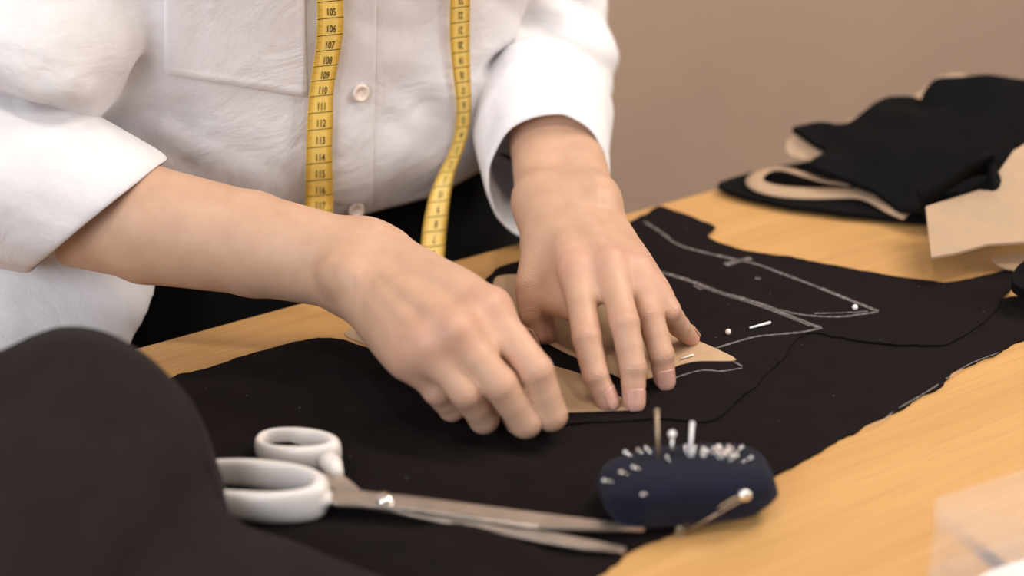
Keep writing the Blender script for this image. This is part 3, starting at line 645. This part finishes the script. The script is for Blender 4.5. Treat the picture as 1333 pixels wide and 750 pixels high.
# ------------------------------------------------------------ fabrics and papers
def sheet(name, outline, mat, parent=None, base=0, thick=.0011, res=.008, zf=None, fray=0, curve=3, idw=True, seed=1):
    """A cut sheet. outline: (x, y, height mm) survey points round its edge."""
    O = np.array([J(*p) for p in outline]); n = len(O)
    P_ = []
    for i in range(n):
        a, b_ = O[i], O[(i+1) % n]; L = np.linalg.norm(b_-a); k_ = max(1, int(L/(res*.5)))
        for q in range(k_): P_.append(a+(b_-a)*q/k_)
    P_ = np.array(P_)
    if curve:
        for _ in range(curve): P_ = (np.roll(P_, 1, 0)+2*P_+np.roll(P_, -1, 0))/4
    if fray:
        m = len(P_); t_ = np.arange(m); d = np.roll(P_, -1, 0)-np.roll(P_, 1, 0); d /= np.linalg.norm(d, axis=1)[:, None]+1e-9
        nn = np.stack([d[:, 1], -d[:, 0], 0*t_], 1); P_ = P_+nn*(fray*(vnoise(np.stack([t_*.45+seed, t_*0, t_*0], 1))+.7*vnoise(np.stack([t_*1.3+seed, t_*0+5, t_*0], 1))))[:, None]
    lo = P_[:, :2].min(0); hi = P_[:, :2].max(0); G = []
    bx = P_[:, 0]; by = P_[:, 1]
    for gy, y in enumerate(np.arange(lo[1], hi[1], res*.87)):
        xs = np.arange(lo[0]+(gy % 2)*res/2, hi[0], res); X = xs[:, None]
        y0 = by; y1 = np.roll(by, -1); x0 = bx; x1 = np.roll(bx, -1)
        c = ((y0 > y) != (y1 > y)) & (X < (x1-x0)*(y-y0)/(y1-y0+1e-15)+x0); ins = c.sum(1) % 2 == 1
        for x in xs[ins]:
            if ((bx-x)**2+(by-y)**2).min() > (res*.45)**2: G.append((x, y))
    allp = [Vector((p[0], p[1])) for p in P_]+[Vector(g) for g in G]; m = len(P_)
    r = delaunay_2d_cdt(allp, [], [list(range(m))], 1, 1e-6); v2 = np.array([tuple(v) for v in r[0]]); faces = [tuple(f) for f in r[2]]
    ed = np.full(len(v2), False)
    for i, src in enumerate(r[3]): ed[i] = any(s < m for s in src)
    if idw:
        D2 = ((v2[:, None]-P_[None, :, :2])**2).sum(-1)+1e-7; W_ = 1/D2; z = (W_*P_[None, :, 2]).sum(1)/W_.sum(1)
    else: z = np.full(len(v2), TZ)
    z = z+base
    if zf is not None: z = z+zf(v2[:, 0], v2[:, 1])
    nv = len(v2); V_ = [(a, b_, c+thick) for (a, b_), c in zip(v2, z)]+[(a, b_, c) for (a, b_), c in zip(v2, z)]; F_ = list(faces)+[tuple(i+nv for i in f[::-1]) for f in faces]
    cnt = {}
    for f in faces:
        for i in range(len(f)):
            a, b_ = f[i], f[(i+1) % len(f)]; cnt[(a, b_)] = 1
    for (a, b_) in list(cnt):
        if (b_, a) not in cnt: F_.append((b_, a, a+nv, b_+nv))
    bm = bmesh.new(); bv = [bm.verts.new(tuple(map(float, p))) for p in V_]
    for f in F_:
        try: bm.faces.new([bv[i] for i in f])
        except ValueError: pass
    bmesh.ops.recalc_face_normals(bm, faces=bm.faces); me = bpy.data.meshes.new(name); bm.to_mesh(me); bm.free(); o = link(name, me, mat, parent)
    try: me.set_sharp_from_angle(angle=math.radians(50))
    except Exception: pass
    return o
def gz(*l):
    """gentle ridges: (x1,y1,x2,y2,width_mm,height_mm)"""
    R_ = [(J(a, b_), J(c, d), w_/1000, h_/1000*1.7) for a, b_, c, d, w_, h_ in l]
    def f(X, Y):
        z = 0*X
        for a, b_, w_, h_ in R_:
            ab = (b_-a)[:2]; t_ = np.clip(((X-a[0])*ab[0]+(Y-a[1])*ab[1])/(ab@ab), 0, 1); r2 = (X-a[0]-t_*ab[0])**2+(Y-a[1]-t_*ab[1])**2; z = z+h_*np.exp(-r2/w_**2)*np.sin(np.pi*np.clip(.1+.8*t_, 0, 1))
        return z
    return f
ridges = gz((300, 600, 520, 580, 12, 5), (430, 600, 620, 630, 9, 4), (560, 590, 760, 640, 10, 4), (420, 700, 640, 735, 9, 5), (560, 690, 720, 745, 8, 5), (250, 510, 470, 540, 16, 4), (380, 470, 520, 520, 12, 3))
def zlow(X, Y): return ridges(X, Y)+.0004*vnoise(np.stack([X*40, Y*40, 0*X], -1))
low = sheet('black_fabric', [(232, 492), (262, 485), (300, 474), (330, 462), (370, 452), (400, 444), (430, 443), (460, 449), (495, 462), (540, 470), (600, 420), (700, 400), (860, 380), (1000, 380), (1180, 395), (1290, 395), (1345, 385), (1380, 400), (1380, 418), (1333, 444), (1293, 465), (1262, 476), (1247, 483), (1228, 502), (1191, 525), (1163, 539), (1125, 558), (1083, 581), (1060, 596), (1004, 624), (960, 655), (881, 695), (857, 704), (807, 730), (780, 750), (740, 790), (600, 850), (100, 850), (100, 640), (180, 520)], M['black'], thick=.0012, base=.0006, res=.0065, zf=zlow, fray=.0011, idw=False)
prop(low, 'large black cotton cloth with frayed edge lying across the table beneath scissors', 'fabric')
UZ = .0021
def zup(X, Y): return .0002*vnoise(np.stack([X*60, Y*60, 0*X], -1))
up = sheet('black_fabric', [(640, 362), (652, 352), (672, 346), (730, 325), (803, 304), (841, 283), (857, 272), (890, 284), (936, 301), (915, 309), (929, 318), (967, 332), (1023, 339), (1079, 350), (1153, 364), (1228, 374), (1270, 367), (1321, 355), (1316, 380), (1307, 392), (1284, 423), (1258, 440), (1233, 455), (1200, 456), (1144, 453), (1097, 446), (1055, 437), (1037, 446), (1013, 479), (981, 509), (953, 535), (925, 556), (906, 557), (873, 550), (820, 553), (740, 558), (640, 562), (560, 540), (520, 500), (560, 430)], M['black'], thick=.0012, base=UZ, res=.0065, zf=zup, fray=.0007, idw=False, seed=4)
prop(up, 'black cotton piece with chalk outlines lying on top of the larger cloth', 'fabric')
# chalk marks: thin dusty ribbons
def chalk(pts, wpx=3.0, parent=up, h=3.6):
    c = catmull([J(x, y, h) for x, y in pts], 10); V_ = []; A_ = []; n = len(c)
    for i, p in enumerate(c):
        d = c[min(i+1, n-1)]-c[max(i-1, 0)]; d /= np.linalg.norm(d)+1e-9; s_ = np.array([d[1], -d[0], 0]); w_ = wpx/2200*(.75+.5*abs(vnoise(np.array([[i*.3, wpx, pts[0][0]]]))[0]))
        for k_ in (-1, -.4, .4, 1): V_.append(p+s_*w_*k_); A_.append(0 if abs(k_) == 1 else 1)
    F_ = [(i*4+j, i*4+j+1, i*4+j+5, i*4+j+4) for i in range(n-1) for j in range(3)]
    me = mesh('chalk_line', V_, F_); at = me.attributes.new('edge', 'FLOAT', 'POINT'); at.data.foreach_set('value', A_); return link('chalk_line', me, M['chalk'], parent)
chalk([(838, 288), (860, 302), (882, 318), (915, 328), (950, 336), (985, 344), (1018, 356), (1060, 372), (1100, 388), (1143, 405)], 4.2)
chalk([(1143, 406), (1120, 409), (1098, 412), (1070, 412), (1040, 409), (1015, 403)], 3.2)
chalk([(836, 350), (870, 357), (905, 368), (935, 380), (965, 388), (1000, 399), (1035, 414), (1068, 427)], 5.4)
chalk([(905, 371), (940, 383), (985, 397), (1020, 410), (1055, 424)], 3.4)
chalk([(1070, 427), (1045, 432), (1015, 435), (985, 438), (955, 446), (930, 454)], 3.0)
chalk([(912, 446), (930, 456), (950, 467), (966, 477)], 2.6); chalk([(966, 479), (940, 483), (915, 482), (890, 488), (860, 498)], 2.4)
chalk([(900, 447), (925, 452), (945, 462), (958, 473)], 1.8)
chalk([(944, 345), (956, 341), (978, 336)], 7.5); chalk([(983, 362), (990, 363)], 4); chalk([(905, 371), (913, 377)], 4); chalk([(1060, 408), (1100, 407), (1130, 405)], 2)
# stitched thread along the cloth edge
chalk([(1128, 556), (1150, 546), (1163, 536)], 1.6, low, 2.6); chalk([(1170, 531), (1200, 514), (1222, 500)], 1.8, low, 2.6); chalk([(1232, 493), (1262, 474), (1300, 459)], 1.6, low, 2.6)

k1 = sheet('paper_pattern', [(835, 541), (812, 528), (780, 508), (752, 493), (720, 484), (680, 468), (640, 450), (600, 440), (570, 470), (600, 520), (660, 544), (735, 545), (790, 543)], M['kraft'], thick=.0005, base=.0036, res=.009, idw=False, curve=1)
prop(k1, 'narrow kraft paper pattern piece under the index and middle fingertips', 'paper')
k2 = sheet('paper_pattern', [(963, 477), (935, 463), (905, 450), (870, 430), (830, 408), (780, 388), (720, 372), (672, 364), (645, 366), (640, 385), (662, 415), (700, 448), (730, 464), (762, 479), (790, 492), (815, 503), (840, 504), (862, 492), (885, 482), (910, 477), (940, 478)], M['kraft'], thick=.0005, base=.0036, res=.009, idw=False, curve=1)
prop(k2, 'pointed kraft paper pattern piece pinned beneath the spread hand', 'paper')
k3 = sheet('paper_pattern', [(443, 436), (455, 429), (475, 422), (560, 400), (640, 392), (640, 440), (560, 462), (500, 458), (470, 447)], M['kraft2'], thick=.0005, base=.0001, res=.009, idw=False, curve=1)
prop(k3, 'kraft paper corner showing past the cloth behind the bent wrist', 'paper')

# ---- heaped fabric in the foreground, lofted from its ridge line
ridge = catmull([J(-160, 520, 60), J(-60, 480, 74), J(0, 458, 80), J(40, 440, 86), J(82, 430, 90), J(122, 436, 90), J(160, 455, 86), J(198, 482, 78), J(229, 513, 68), J(252, 552, 58), J(266, 595, 46), J(275, 640, 32), J(315, 686, 22), J(385, 710, 15), J(440, 733, 10), J(520, 762, 6), J(640, 800, 3)], 8)
V_ = []; nr = len(ridge); tow_ = np.array([-.32, -.95, 0]); prof = [(-.055, 0, 1), (-.048, .12, 1), (-.036, .42, 1), (-.024, .76, 1), (-.012, .95, 1), (0, 1.0, 1), (.012, .985, 1), (.03, .90, 1), (.05, .82, 1), (.075, .76, 1), (.10, .72, 1), (.13, .66, 1), (.16, .55, 1), (.19, .4, 1), (.215, .2, 1), (.23, 0, 1)]
C0 = np.mean([J(60, 640, 0), J(150, 700, 0)], 0)
for i, p in enumerate(ridge):
    d = ridge[min(i+1, nr-1)]-ridge[max(i-1, 0)]; d[2] = 0; d /= np.linalg.norm(d); away = np.array([-d[1], d[0], 0]); hgt = p[2]-TZ
    for x, k_, _ in prof:
        inward = tow_*min(1, 1)
        q = p+(away*(-x)*min(.6, hgt*hgt*90) if x < 0 else inward*x*1.15); z = TZ+.002+max(0, hgt*k_)
        if 0 < k_:
            dp = .017*vnoise(np.array([[q[0]*16, q[1]*16, 2]]))[0]+.006*vnoise(np.array([[q[0]*40+q[1]*22, q[1]*16-q[0]*10, 7]]))[0]
            z += dp*min(1, hgt/.05)*(1 if x > .005 else .25)*min(1, k_*2)
        z = max(z, TZ+.0012)
        V_.append((q[0], q[1], z))
npf = len(prof); F_ = [(i*npf+j, i*npf+j+1, (i+1)*npf+j+1, (i+1)*npf+j) for i in range(nr-1) for j in range(npf-1)]
hp = link('fabric_heap', mesh('fabric_heap', V_, F_), M['heap']); hp.modifiers.new('s', 'SUBSURF').render_levels = 2
prop(hp, 'tall blurred heap of black cloth in the near left corner covering a scissor handle', 'fabric')

# ------------------------------------------------------------ scissors
def poly_prism(pts, th, bev=.0006):
    """pts: world xyz top outline -> solid thin blade"""
    bm = bmesh.new(); t_ = [bm.verts.new(tuple(p)) for p in pts]; b_ = [bm.verts.new((p[0], p[1], p[2]-th)) for p in pts]; n = len(pts)
    bm.faces.new(t_); bm.faces.new(b_[::-1])
    for i in range(n): bm.faces.new((t_[(i+1) % n], t_[i], b_[i], b_[(i+1) % n]))
    bmesh.ops.recalc_face_normals(bm, faces=bm.faces)
    if bev: bmesh.ops.bevel(bm, geom=[e for e in bm.edges if abs(e.verts[0].co.z-e.verts[1].co.z) < th*.5 and e.calc_length() > .001], offset=bev, segments=2, affect='EDGES')
    return bm
sc = empty('scissors', J(500, 650, 8), 'open tailor scissors with white plastic handles lying on black cloth', 'scissors')
HZ = 9.0
blA = [J(x, y, h) for x, y, h in ((498, 641, HZ+2), (530, 644, HZ+2), (600, 653, HZ+1.5), (680, 664, HZ+1), (760, 674, HZ), (838, 684, HZ-1), (839, 688, HZ-1), (780, 688, HZ), (700, 684, HZ+1), (620, 674, HZ+1.5), (545, 664, HZ+2), (505, 660, HZ+2), (470, 657, HZ+2.5), (440, 656, HZ+3), (412, 648, HZ+4), (405, 632, HZ+4), (440, 638, HZ+3), (472, 638, HZ+2.5))]
b1 = bm_link('blade', poly_prism(blA, .0022), M['steel'], sc, False)
blB = [J(x, y, h) for x, y, h in ((414, 616, HZ+2), (440, 613, HZ+2), (458, 626, HZ+1), (474, 641, HZ), (510, 647, HZ-1), (545, 658, HZ-1), (620, 672, HZ-1.5), (700, 688, HZ-2), (770, 702, HZ-3), (815, 711, HZ-3.5), (813, 717, HZ-3.5), (760, 713, HZ-3), (690, 701, HZ-2), (610, 685, HZ-1.5), (545, 672, HZ-1), (500, 662, HZ-1), (470, 657, HZ-.5), (446, 646, HZ), (426, 630, HZ+1.5))]
b2 = bm_link('blade', poly_prism(blB, .0022), M['steel'], sc, False)
pc = J(500, 649, HZ+3); rings = [[pc+np.array([r*math.cos(a), r*math.sin(a), h_]) for a in np.linspace(0, 2*math.pi, 24, endpoint=False)] for r, h_ in ((.0048, -.002), (.0048, .0005), (.0042, .0014), (.003, .0021), (.0012, .0024), (.0003, .00245))]
link('pivot_screw', mesh('pivot_screw', *loft(rings)), M['pinsteel'], sc)
def ringhandle(cx, cy, rx, ry, h, ang, wt, taper, hts):
    """an oval finger loop: swept fat tube round an ellipse on the table plane. rx, ry in survey pixels"""
    rings = []; n = 56; m = 20; c = J(cx, cy, h); ex = J(cx+10, cy, h)-c; ex /= np.linalg.norm(ex); ey = np.cross([0, 0, 1], ex)
    for i in range(n):
        th = 2*math.pi*i/n; ct, st_ = math.cos(th), math.sin(th); sup = (abs(ct)**2.3+abs(st_)**2.3)**(-1/2.3); ca, sa = math.cos(ang), math.sin(ang)
        u_ = rx*ct*sup; v2 = ry*st_*sup*(1-taper*ct); p = c+ex*(u_*ca-v2*sa)+ey*(u_*sa+v2*ca)
        rad = np.array([p[0]-c[0], p[1]-c[1], 0]); rad /= np.linalg.norm(rad); tw = wt*(1+.28*ct); hh = hts*(1+.15*ct)
        ring = []
        for k_ in range(m):
            a = 2*math.pi*k_/m; ca2, sa2 = math.cos(a), math.sin(a); e = (abs(ca2)**2.6+abs(sa2)**2.6)**(-1/2.6); ring.append(p+rad*tw*ca2*e+np.array([0, 0, hh*sa2*e]))
        rings.append(ring)
    rings.append(rings[0]); return loft(rings, caps=False)
v_, f_ = ringhandle(386, 584, .0198, .0088, 10, math.radians(-10), .0033, .10, .0068)
h1 = link('handle', mesh('handle', v_, f_), M['plastic'], sc)
v2_, f2_ = tube([J(424, 597, 10), J(432, 606, 10.5), J(440, 618, 11)], [.0055, .0058, .003], 16); link('handle_neck', mesh('handle_neck', v2_, f2_), M['plastic'], sc)
v_, f_ = ringhandle(328, 638, .0350, .0140, 12, math.radians(-9), .0038, .04, .0085)
h2 = link('handle', mesh('handle', v_, f_), M['plastic'], sc)
v2_, f2_ = tube([J(408, 648, 12), J(420, 649, 12), J(432, 649, 12)], [.0065, .0060, .003], 16); link('handle_neck', mesh('handle_neck', v2_, f2_), M['plastic'], sc)

# ------------------------------------------------------------ pincushion
pcn = empty('pincushion', J(890, 672, 3), 'navy blue felt pincushion studded with pins beside the scissor tips', 'pincushion')
cl = J(822, 664, 0); cr_ = J(962, 650, 0); ax = (cr_-cl)/np.linalg.norm(cr_-cl); ay = np.array([-ax[1], ax[0], 0]); cc = (cl+cr_)/2; cc[2] = TZ+.0155; cc[1] -= .006
NV, NU = 26, 64; V_ = []
def cush(u_, v2):
    a = math.pi*v2-math.pi/2; b_ = 2*math.pi*u_
    def se(w_, e): return math.copysign(abs(w_)**e, w_)
    x = .0435*se(math.cos(a), .55)*se(math.cos(b_), .55); y = .0225*se(math.cos(a), .55)*se(math.sin(b_), .6); z = .0125*se(math.sin(a), .62)
    nz = .0009*vnoise(np.array([[x*110, y*110, z*110]]))[0]; k_ = 1+nz/.02
    return cc+ax*x*k_+ay*y*k_+np.array([0, 0, z*k_+.0022*math.cos(x*40)*(1 if z > 0 else 0)])
for j in range(NV+1):
    for i in range(NU): V_.append(cush(i/NU, max(.004, min(.996, j/NV))))
F_ = [(j*NU+i, j*NU+(i+1) % NU, (j+1)*NU+(i+1) % NU, (j+1)*NU+i) for j in range(NV) for i in range(NU)]
F_.append(tuple(range(NU))[::-1]); F_.append(tuple(range(NV*NU, (NV+1)*NU)))
cb = link('cushion_body', mesh('cushion_body', V_, F_), M['navy'], pcn); cb.modifiers.new('s', 'SUBSURF').render_levels = 1
CB = BVHTree.FromPolygons([tuple(map(float, x)) for x in V_], F_[:-2])
seam = [cush(i/48, .5)+0*cc for i in range(49)]
v_, f_ = tube([cc+(p-cc)*1.012 for p in seam], .0007, 6, False); link('seam', mesh('seam', v_, f_), M['navy'], pcn)
def pin(head, foot, name, label, group, hr=.0018, sr=.00038, headmat='pearl', shmat='pinsteel'):
    head = np.array(head); foot = np.array(foot)
    o = empty(name, foot, label, 'pin', group)
    v_, f_ = tube([foot, head], [sr*.7, sr], 8); link('shaft', mesh('shaft', v_, f_), M[shmat], o)
    link('pin_head', mesh('pin_head', *uvsphere(head, hr)), M[headmat], o); return o
def chit(x, y):
    r = CB.ray_cast(CAMP, Vector(ray(x, y)).normalized()); return np.array(r[0]) if r[0] else None
# three standing pins
for (hx, hy, fx, fy, hr, sr, sm, hm, lb) in ((855, 535, 857, 592, .0013, .0010, 'brass', 'brass', 'tall bronze pin standing upright in the navy pincushion'), (875, 565, 875, 588, .0020, .0009, 'pinsteel', 'pearl', 'short pearl headed pin standing between the two tall ones'), (901, 552, 898, 588, .0013, .0011, 'pearl', 'pearl', 'pale blue shafted pin leaning right in the pincushion')):
    ft = chit(fx, fy+6); dd = (ft-np.array([0, 0, CAMZ]))@cF; hd = PD(hx, hy, dd-.002); pin(hd, ft+(ft-hd)*.15, 'sewing_pin', lb, None, hr, sr, hm, sm)
rnd = random.Random(5)
spots = [(803, 583), (795, 622), (826, 581), (820, 588), (834, 579), (815, 612), (840, 645), (830, 606), (893, 590), (899, 584)]+[(908+rnd.uniform(-6, 45), 585+rnd.uniform(-8, 12)) for _ in range(20)]+[(960, 582), (955, 590), (870, 600), (846, 584), (968, 596)]
for x, y in spots:
    p = chit(x, max(y, 590 if 830 < x < 950 else y+6))
    if p is None: continue
    n_ = (p-cc); n_ /= np.linalg.norm(n_); pin(p+n_*rnd.uniform(.0015, .004)+np.array([0, 0, .001]), p-n_*.004, 'sewing_pin', *(('small pin in the dense cluster at the right end of the pincushion', 'pins clustered at the right of the cushion') if x > 900 else ('small pin pushed into the left half of the navy pincushion', 'pins scattered on the left of the cushion')), rnd.uniform(.0006, .0011), .0004, rnd.choice(('pinsteel', 'pearl', 'shell')))
# long safety pin leaning on the front of the cushion
a = chit(968, 643)+np.array([0, -.003, .001]); b_ = J(886, 692, 3.5)
sp = empty('safety_pin', b_, 'bronze safety pin leaning against the front of the pincushion', 'safety pin')
side = np.cross(a-b_, cF); side /= np.linalg.norm(side)
v_, f_ = merge([tube([b_+side*.0012, a+side*.0012], .0007, 8), tube([b_-side*.0012, a-side*.0012], .0006, 8)]); link('wire', mesh('wire', v_, f_), M['brass'], sp)
link('clasp', mesh('clasp', *uvsphere(a, .0036, 1, .6, .9)), M['pinsteel'], sp)
v_, f_ = tube([b_+np.array([.0022*math.cos(t_), .0012*math.sin(t_*.5), .0022*math.sin(t_)]) for t_ in np.linspace(0, 4*math.pi, 30)], .0006, 6); link('coil', mesh('coil', v_, f_), M['brass'], sp)

# pins in the cloth and paper
def lying(x0, y0, x1, y1, h, label, hr=.0009, sr=.0009, headmat='pearl'):
    pin(J(x1, y1, h), J(x0, y0, h), 'sewing_pin', label, None, hr, sr, headmat, 'pearl')
lying(976, 427, 1002, 420, 4.6, 'bright white pin lying on the black cloth between chalk lines')
lying(886, 467, 902, 462, 5.2, 'short pin holding the pointed paper pattern piece', .0006, .0006)
for x, y, lb in ((948, 432, 'round pin head in black cloth left of the bright white pin'), (1113, 400, 'round pin head near the tip of the far chalk outline')):
    pin(J(x, y, 4.8), J(x+3, y+1, 2.6), 'sewing_pin', lb, None, .0018, .0004, 'shell' if x < 1000 else 'pearl')

# ------------------------------------------------------------ pile of offcuts and patterns at the far right
def H(l, h): return [(x, y, h) if not isinstance(h, (list, tuple)) else (x, y, h[i]) for i, (x, y) in enumerate(l)]
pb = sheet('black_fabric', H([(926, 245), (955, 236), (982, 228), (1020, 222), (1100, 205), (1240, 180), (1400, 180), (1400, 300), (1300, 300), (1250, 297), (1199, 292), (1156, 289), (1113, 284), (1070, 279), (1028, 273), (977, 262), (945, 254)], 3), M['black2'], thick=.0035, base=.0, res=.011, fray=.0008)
prop(pb, 'flat black cloth at the bottom of the far pile, pointed corner leftmost', 'fabric')
kr = sheet('paper_pattern', H([(1019, 204), (1024, 184), (1030, 178), (1055, 186), (1076, 197), (1200, 215), (1200, 238), (1072, 212), (1047, 213)], (17, 24, 26, 24, 22, 16, 12, 14, 15)), M['kraft2'], thick=.0006, base=.002, res=.010, curve=2)
prop(kr, 'pale kraft paper corner poking out left from the middle of the far pile', 'paper')
def band(name, pts, wid, mat, thick=.0012, tilt=.5, parent=None, n=8):
    c = catmull([J(*p) for p in pts], n); V_ = []; N = len(c)
    for i, p in enumerate(c):
        d = c[min(i+1, N-1)]-c[max(i-1, 0)]; d /= np.linalg.norm(d)+1e-9; s_ = np.cross(d, [0, 0, 1]); s_ /= np.linalg.norm(s_)+1e-9; s_ = s_*math.cos(tilt)+np.array([0, 0, math.sin(tilt)]); s_ /= np.linalg.norm(s_)
        for k_ in (-1, -.33, .33, 1): V_.append(p+s_*wid/2*k_)
    F_ = [(i*4+j, i*4+j+1, i*4+j+5, i*4+j+4) for i in range(N-1) for j in range(3)]
    o = link(name, mesh(name, V_, F_), mat, parent); m_ = o.modifiers.new('s', 'SOLIDIFY'); m_.thickness = thick; m_.offset = 0; return o
ks = band('paper_strip', [(1110, 240, 14), (1078, 236, 14), (1052, 229, 14), (1020, 220, 13), (996, 222, 12), (982, 233, 11), (990, 243, 10), (1020, 250, 9), (1060, 252, 9), (1110, 251, 10), (1135, 256, 10), (1160, 270, 10), (1182, 280, 9)], .012, M['kraft2'], .0008, -.25)
prop(ks, 'curved kraft paper strip looping on the flat black cloth of the far pile', 'paper')
kt = sheet('paper_pattern', H([(1098, 160), (1130, 147), (1152, 131), (1190, 128), (1222, 100), (1260, 96), (1260, 140), (1180, 160), (1120, 175)], (34, 36, 40, 42, 56, 58, 44, 38, 34)), M['kraft2'], thick=.001, base=.0, res=.011, curve=1)
prop(kt, 'kraft paper edge showing behind the top of the far black cloth pile', 'paper')
def wr(a, s, sd): return lambda X, Y: a*vnoise(np.stack([X*s+sd, Y*s, 0*X+sd], -1))+a*.5*vnoise(np.stack([X*s*2.3+sd, Y*s*2.3, 0*X+sd], -1))
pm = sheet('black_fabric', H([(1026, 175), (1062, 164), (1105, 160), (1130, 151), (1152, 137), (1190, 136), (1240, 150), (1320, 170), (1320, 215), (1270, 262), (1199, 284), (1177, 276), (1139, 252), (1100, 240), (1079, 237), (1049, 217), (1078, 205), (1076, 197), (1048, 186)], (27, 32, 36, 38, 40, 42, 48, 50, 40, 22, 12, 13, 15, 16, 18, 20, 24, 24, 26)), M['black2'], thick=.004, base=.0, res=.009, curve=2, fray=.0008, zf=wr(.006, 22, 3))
prop(pm, 'crumpled black cloth with ragged pointed edge in the middle of the far pile', 'fabric')
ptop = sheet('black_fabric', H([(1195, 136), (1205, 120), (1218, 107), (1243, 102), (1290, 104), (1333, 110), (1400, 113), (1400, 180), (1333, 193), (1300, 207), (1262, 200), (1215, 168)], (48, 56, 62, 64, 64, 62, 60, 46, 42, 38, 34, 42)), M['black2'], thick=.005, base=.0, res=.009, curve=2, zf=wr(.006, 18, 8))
prop(ptop, 'folded black cloth topmost on the far pile near the wall', 'fabric')
lp = band('fabric_strap', [(1205, 262, 34), (1228, 243, 42), (1258, 222, 50), (1283, 213, 52), (1296, 222, 48), (1292, 244, 40), (1272, 262, 30), (1242, 270, 26), (1215, 272, 24), (1200, 266, 30)], .020, M['black2'], .003, 1.1)
prop(lp, 'black fabric strap curled into a loop at the front of the far pile', 'strap')
bd = sheet('paper_pattern', H([(1204, 279), (1240, 268), (1278, 256), (1300, 232), (1318, 206), (1345, 190), (1420, 178), (1420, 318), (1333, 325), (1284, 328), (1245, 339), (1211, 345), (1207, 312)], (30, 30, 32, 40, 46, 46, 46, 22, 20, 19, 18, 17, 23)), M['kraft2'], thick=.0016, base=.004, res=.012, curve=0)
prop(bd, 'large stiff kraft pattern sheet propped at the right of the far pile', 'paper')
bd2 = sheet('paper_pattern', H([(1285, 338), (1333, 331), (1400, 322), (1400, 345), (1345, 354), (1310, 353)], (6, 6, 8, 6, 5, 5)), M['kraft'], thick=.001, base=.0, res=.012, curve=1)
prop(bd2, 'smaller kraft paper under the large stiff sheet at right', 'paper')
bs_ = sheet('black_fabric', H([(1318, 360), (1333, 352), (1380, 345), (1380, 395), (1345, 402), (1322, 398), (1313, 388), (1316, 375)], (12, 16, 18, 10, 8, 8, 9, 11)), M['black2'], thick=.006, base=.003, res=.008, curve=3, zf=wr(.003, 40, 5))
prop(bs_, 'small bunched black cloth at the right end of the chalked piece', 'fabric')

# ------------------------------------------------------------ clear plastic case, near right corner
pcase = empty('plastic_case', J(1320, 760, 0), 'clear plastic box at the near right corner of the table', 'box')
A0 = J(1207, 770, 0); 
hh = .040; TL_ = J(1209, 655, hh*1000); TRr = J(1420, 585, hh*1000)
dx = (TRr-TL_); Lx = np.linalg.norm(dx[:2]); dx = np.array([dx[0], dx[1], 0])/Lx; dy = np.array([dx[1], -dx[0], 0])
def rrect(x0, x1, y0, y1, r, z):
    out = []
    for cx, cy, a0 in ((x1-r, y1-r, 0), (x0+r, y1-r, 90), (x0+r, y0+r, 180), (x1-r, y0+r, 270)):
        for k_ in range(7): a = math.radians(a0+15*k_); p = TL_+dx*(cx+r*math.cos(a))+dy*(cy+r*math.sin(a)); out.append(np.array([p[0], p[1], z]))
    return out
rings = [rrect(.0, Lx, .0, .085, .008, TZ+.0006), rrect(0, Lx, 0, .085, .008, TZ+hh), rrect(.0012, Lx-.0012, .0012, .0838, .007, TZ+hh), rrect(.0012, Lx-.0012, .0012, .0838, .007, TZ+.002)]
link('tray', mesh('tray', *loft(rings)), M['clear'], pcase, False)
rings = [rrect(-.0008, Lx+.0008, -.0008, .0858, .0085, TZ+hh-.006), rrect(-.0008, Lx+.0008, -.0008, .0858, .0085, TZ+hh+.0012), rrect(.0006, Lx-.0006, .0006, .0844, .007, TZ+hh+.0022)]
link('lid', mesh('lid', *loft(rings, True)), M['clear'], pcase, False)
wp = sheet('paper_slip', H([(1262, 765), (1290, 748), (1333, 735), (1400, 725), (1400, 800), (1262, 800)], 4), M['bwhite'], thick=.003, base=.0, res=.012, curve=1)
prop(wp, 'white paper slip inside the clear plastic box', 'paper')
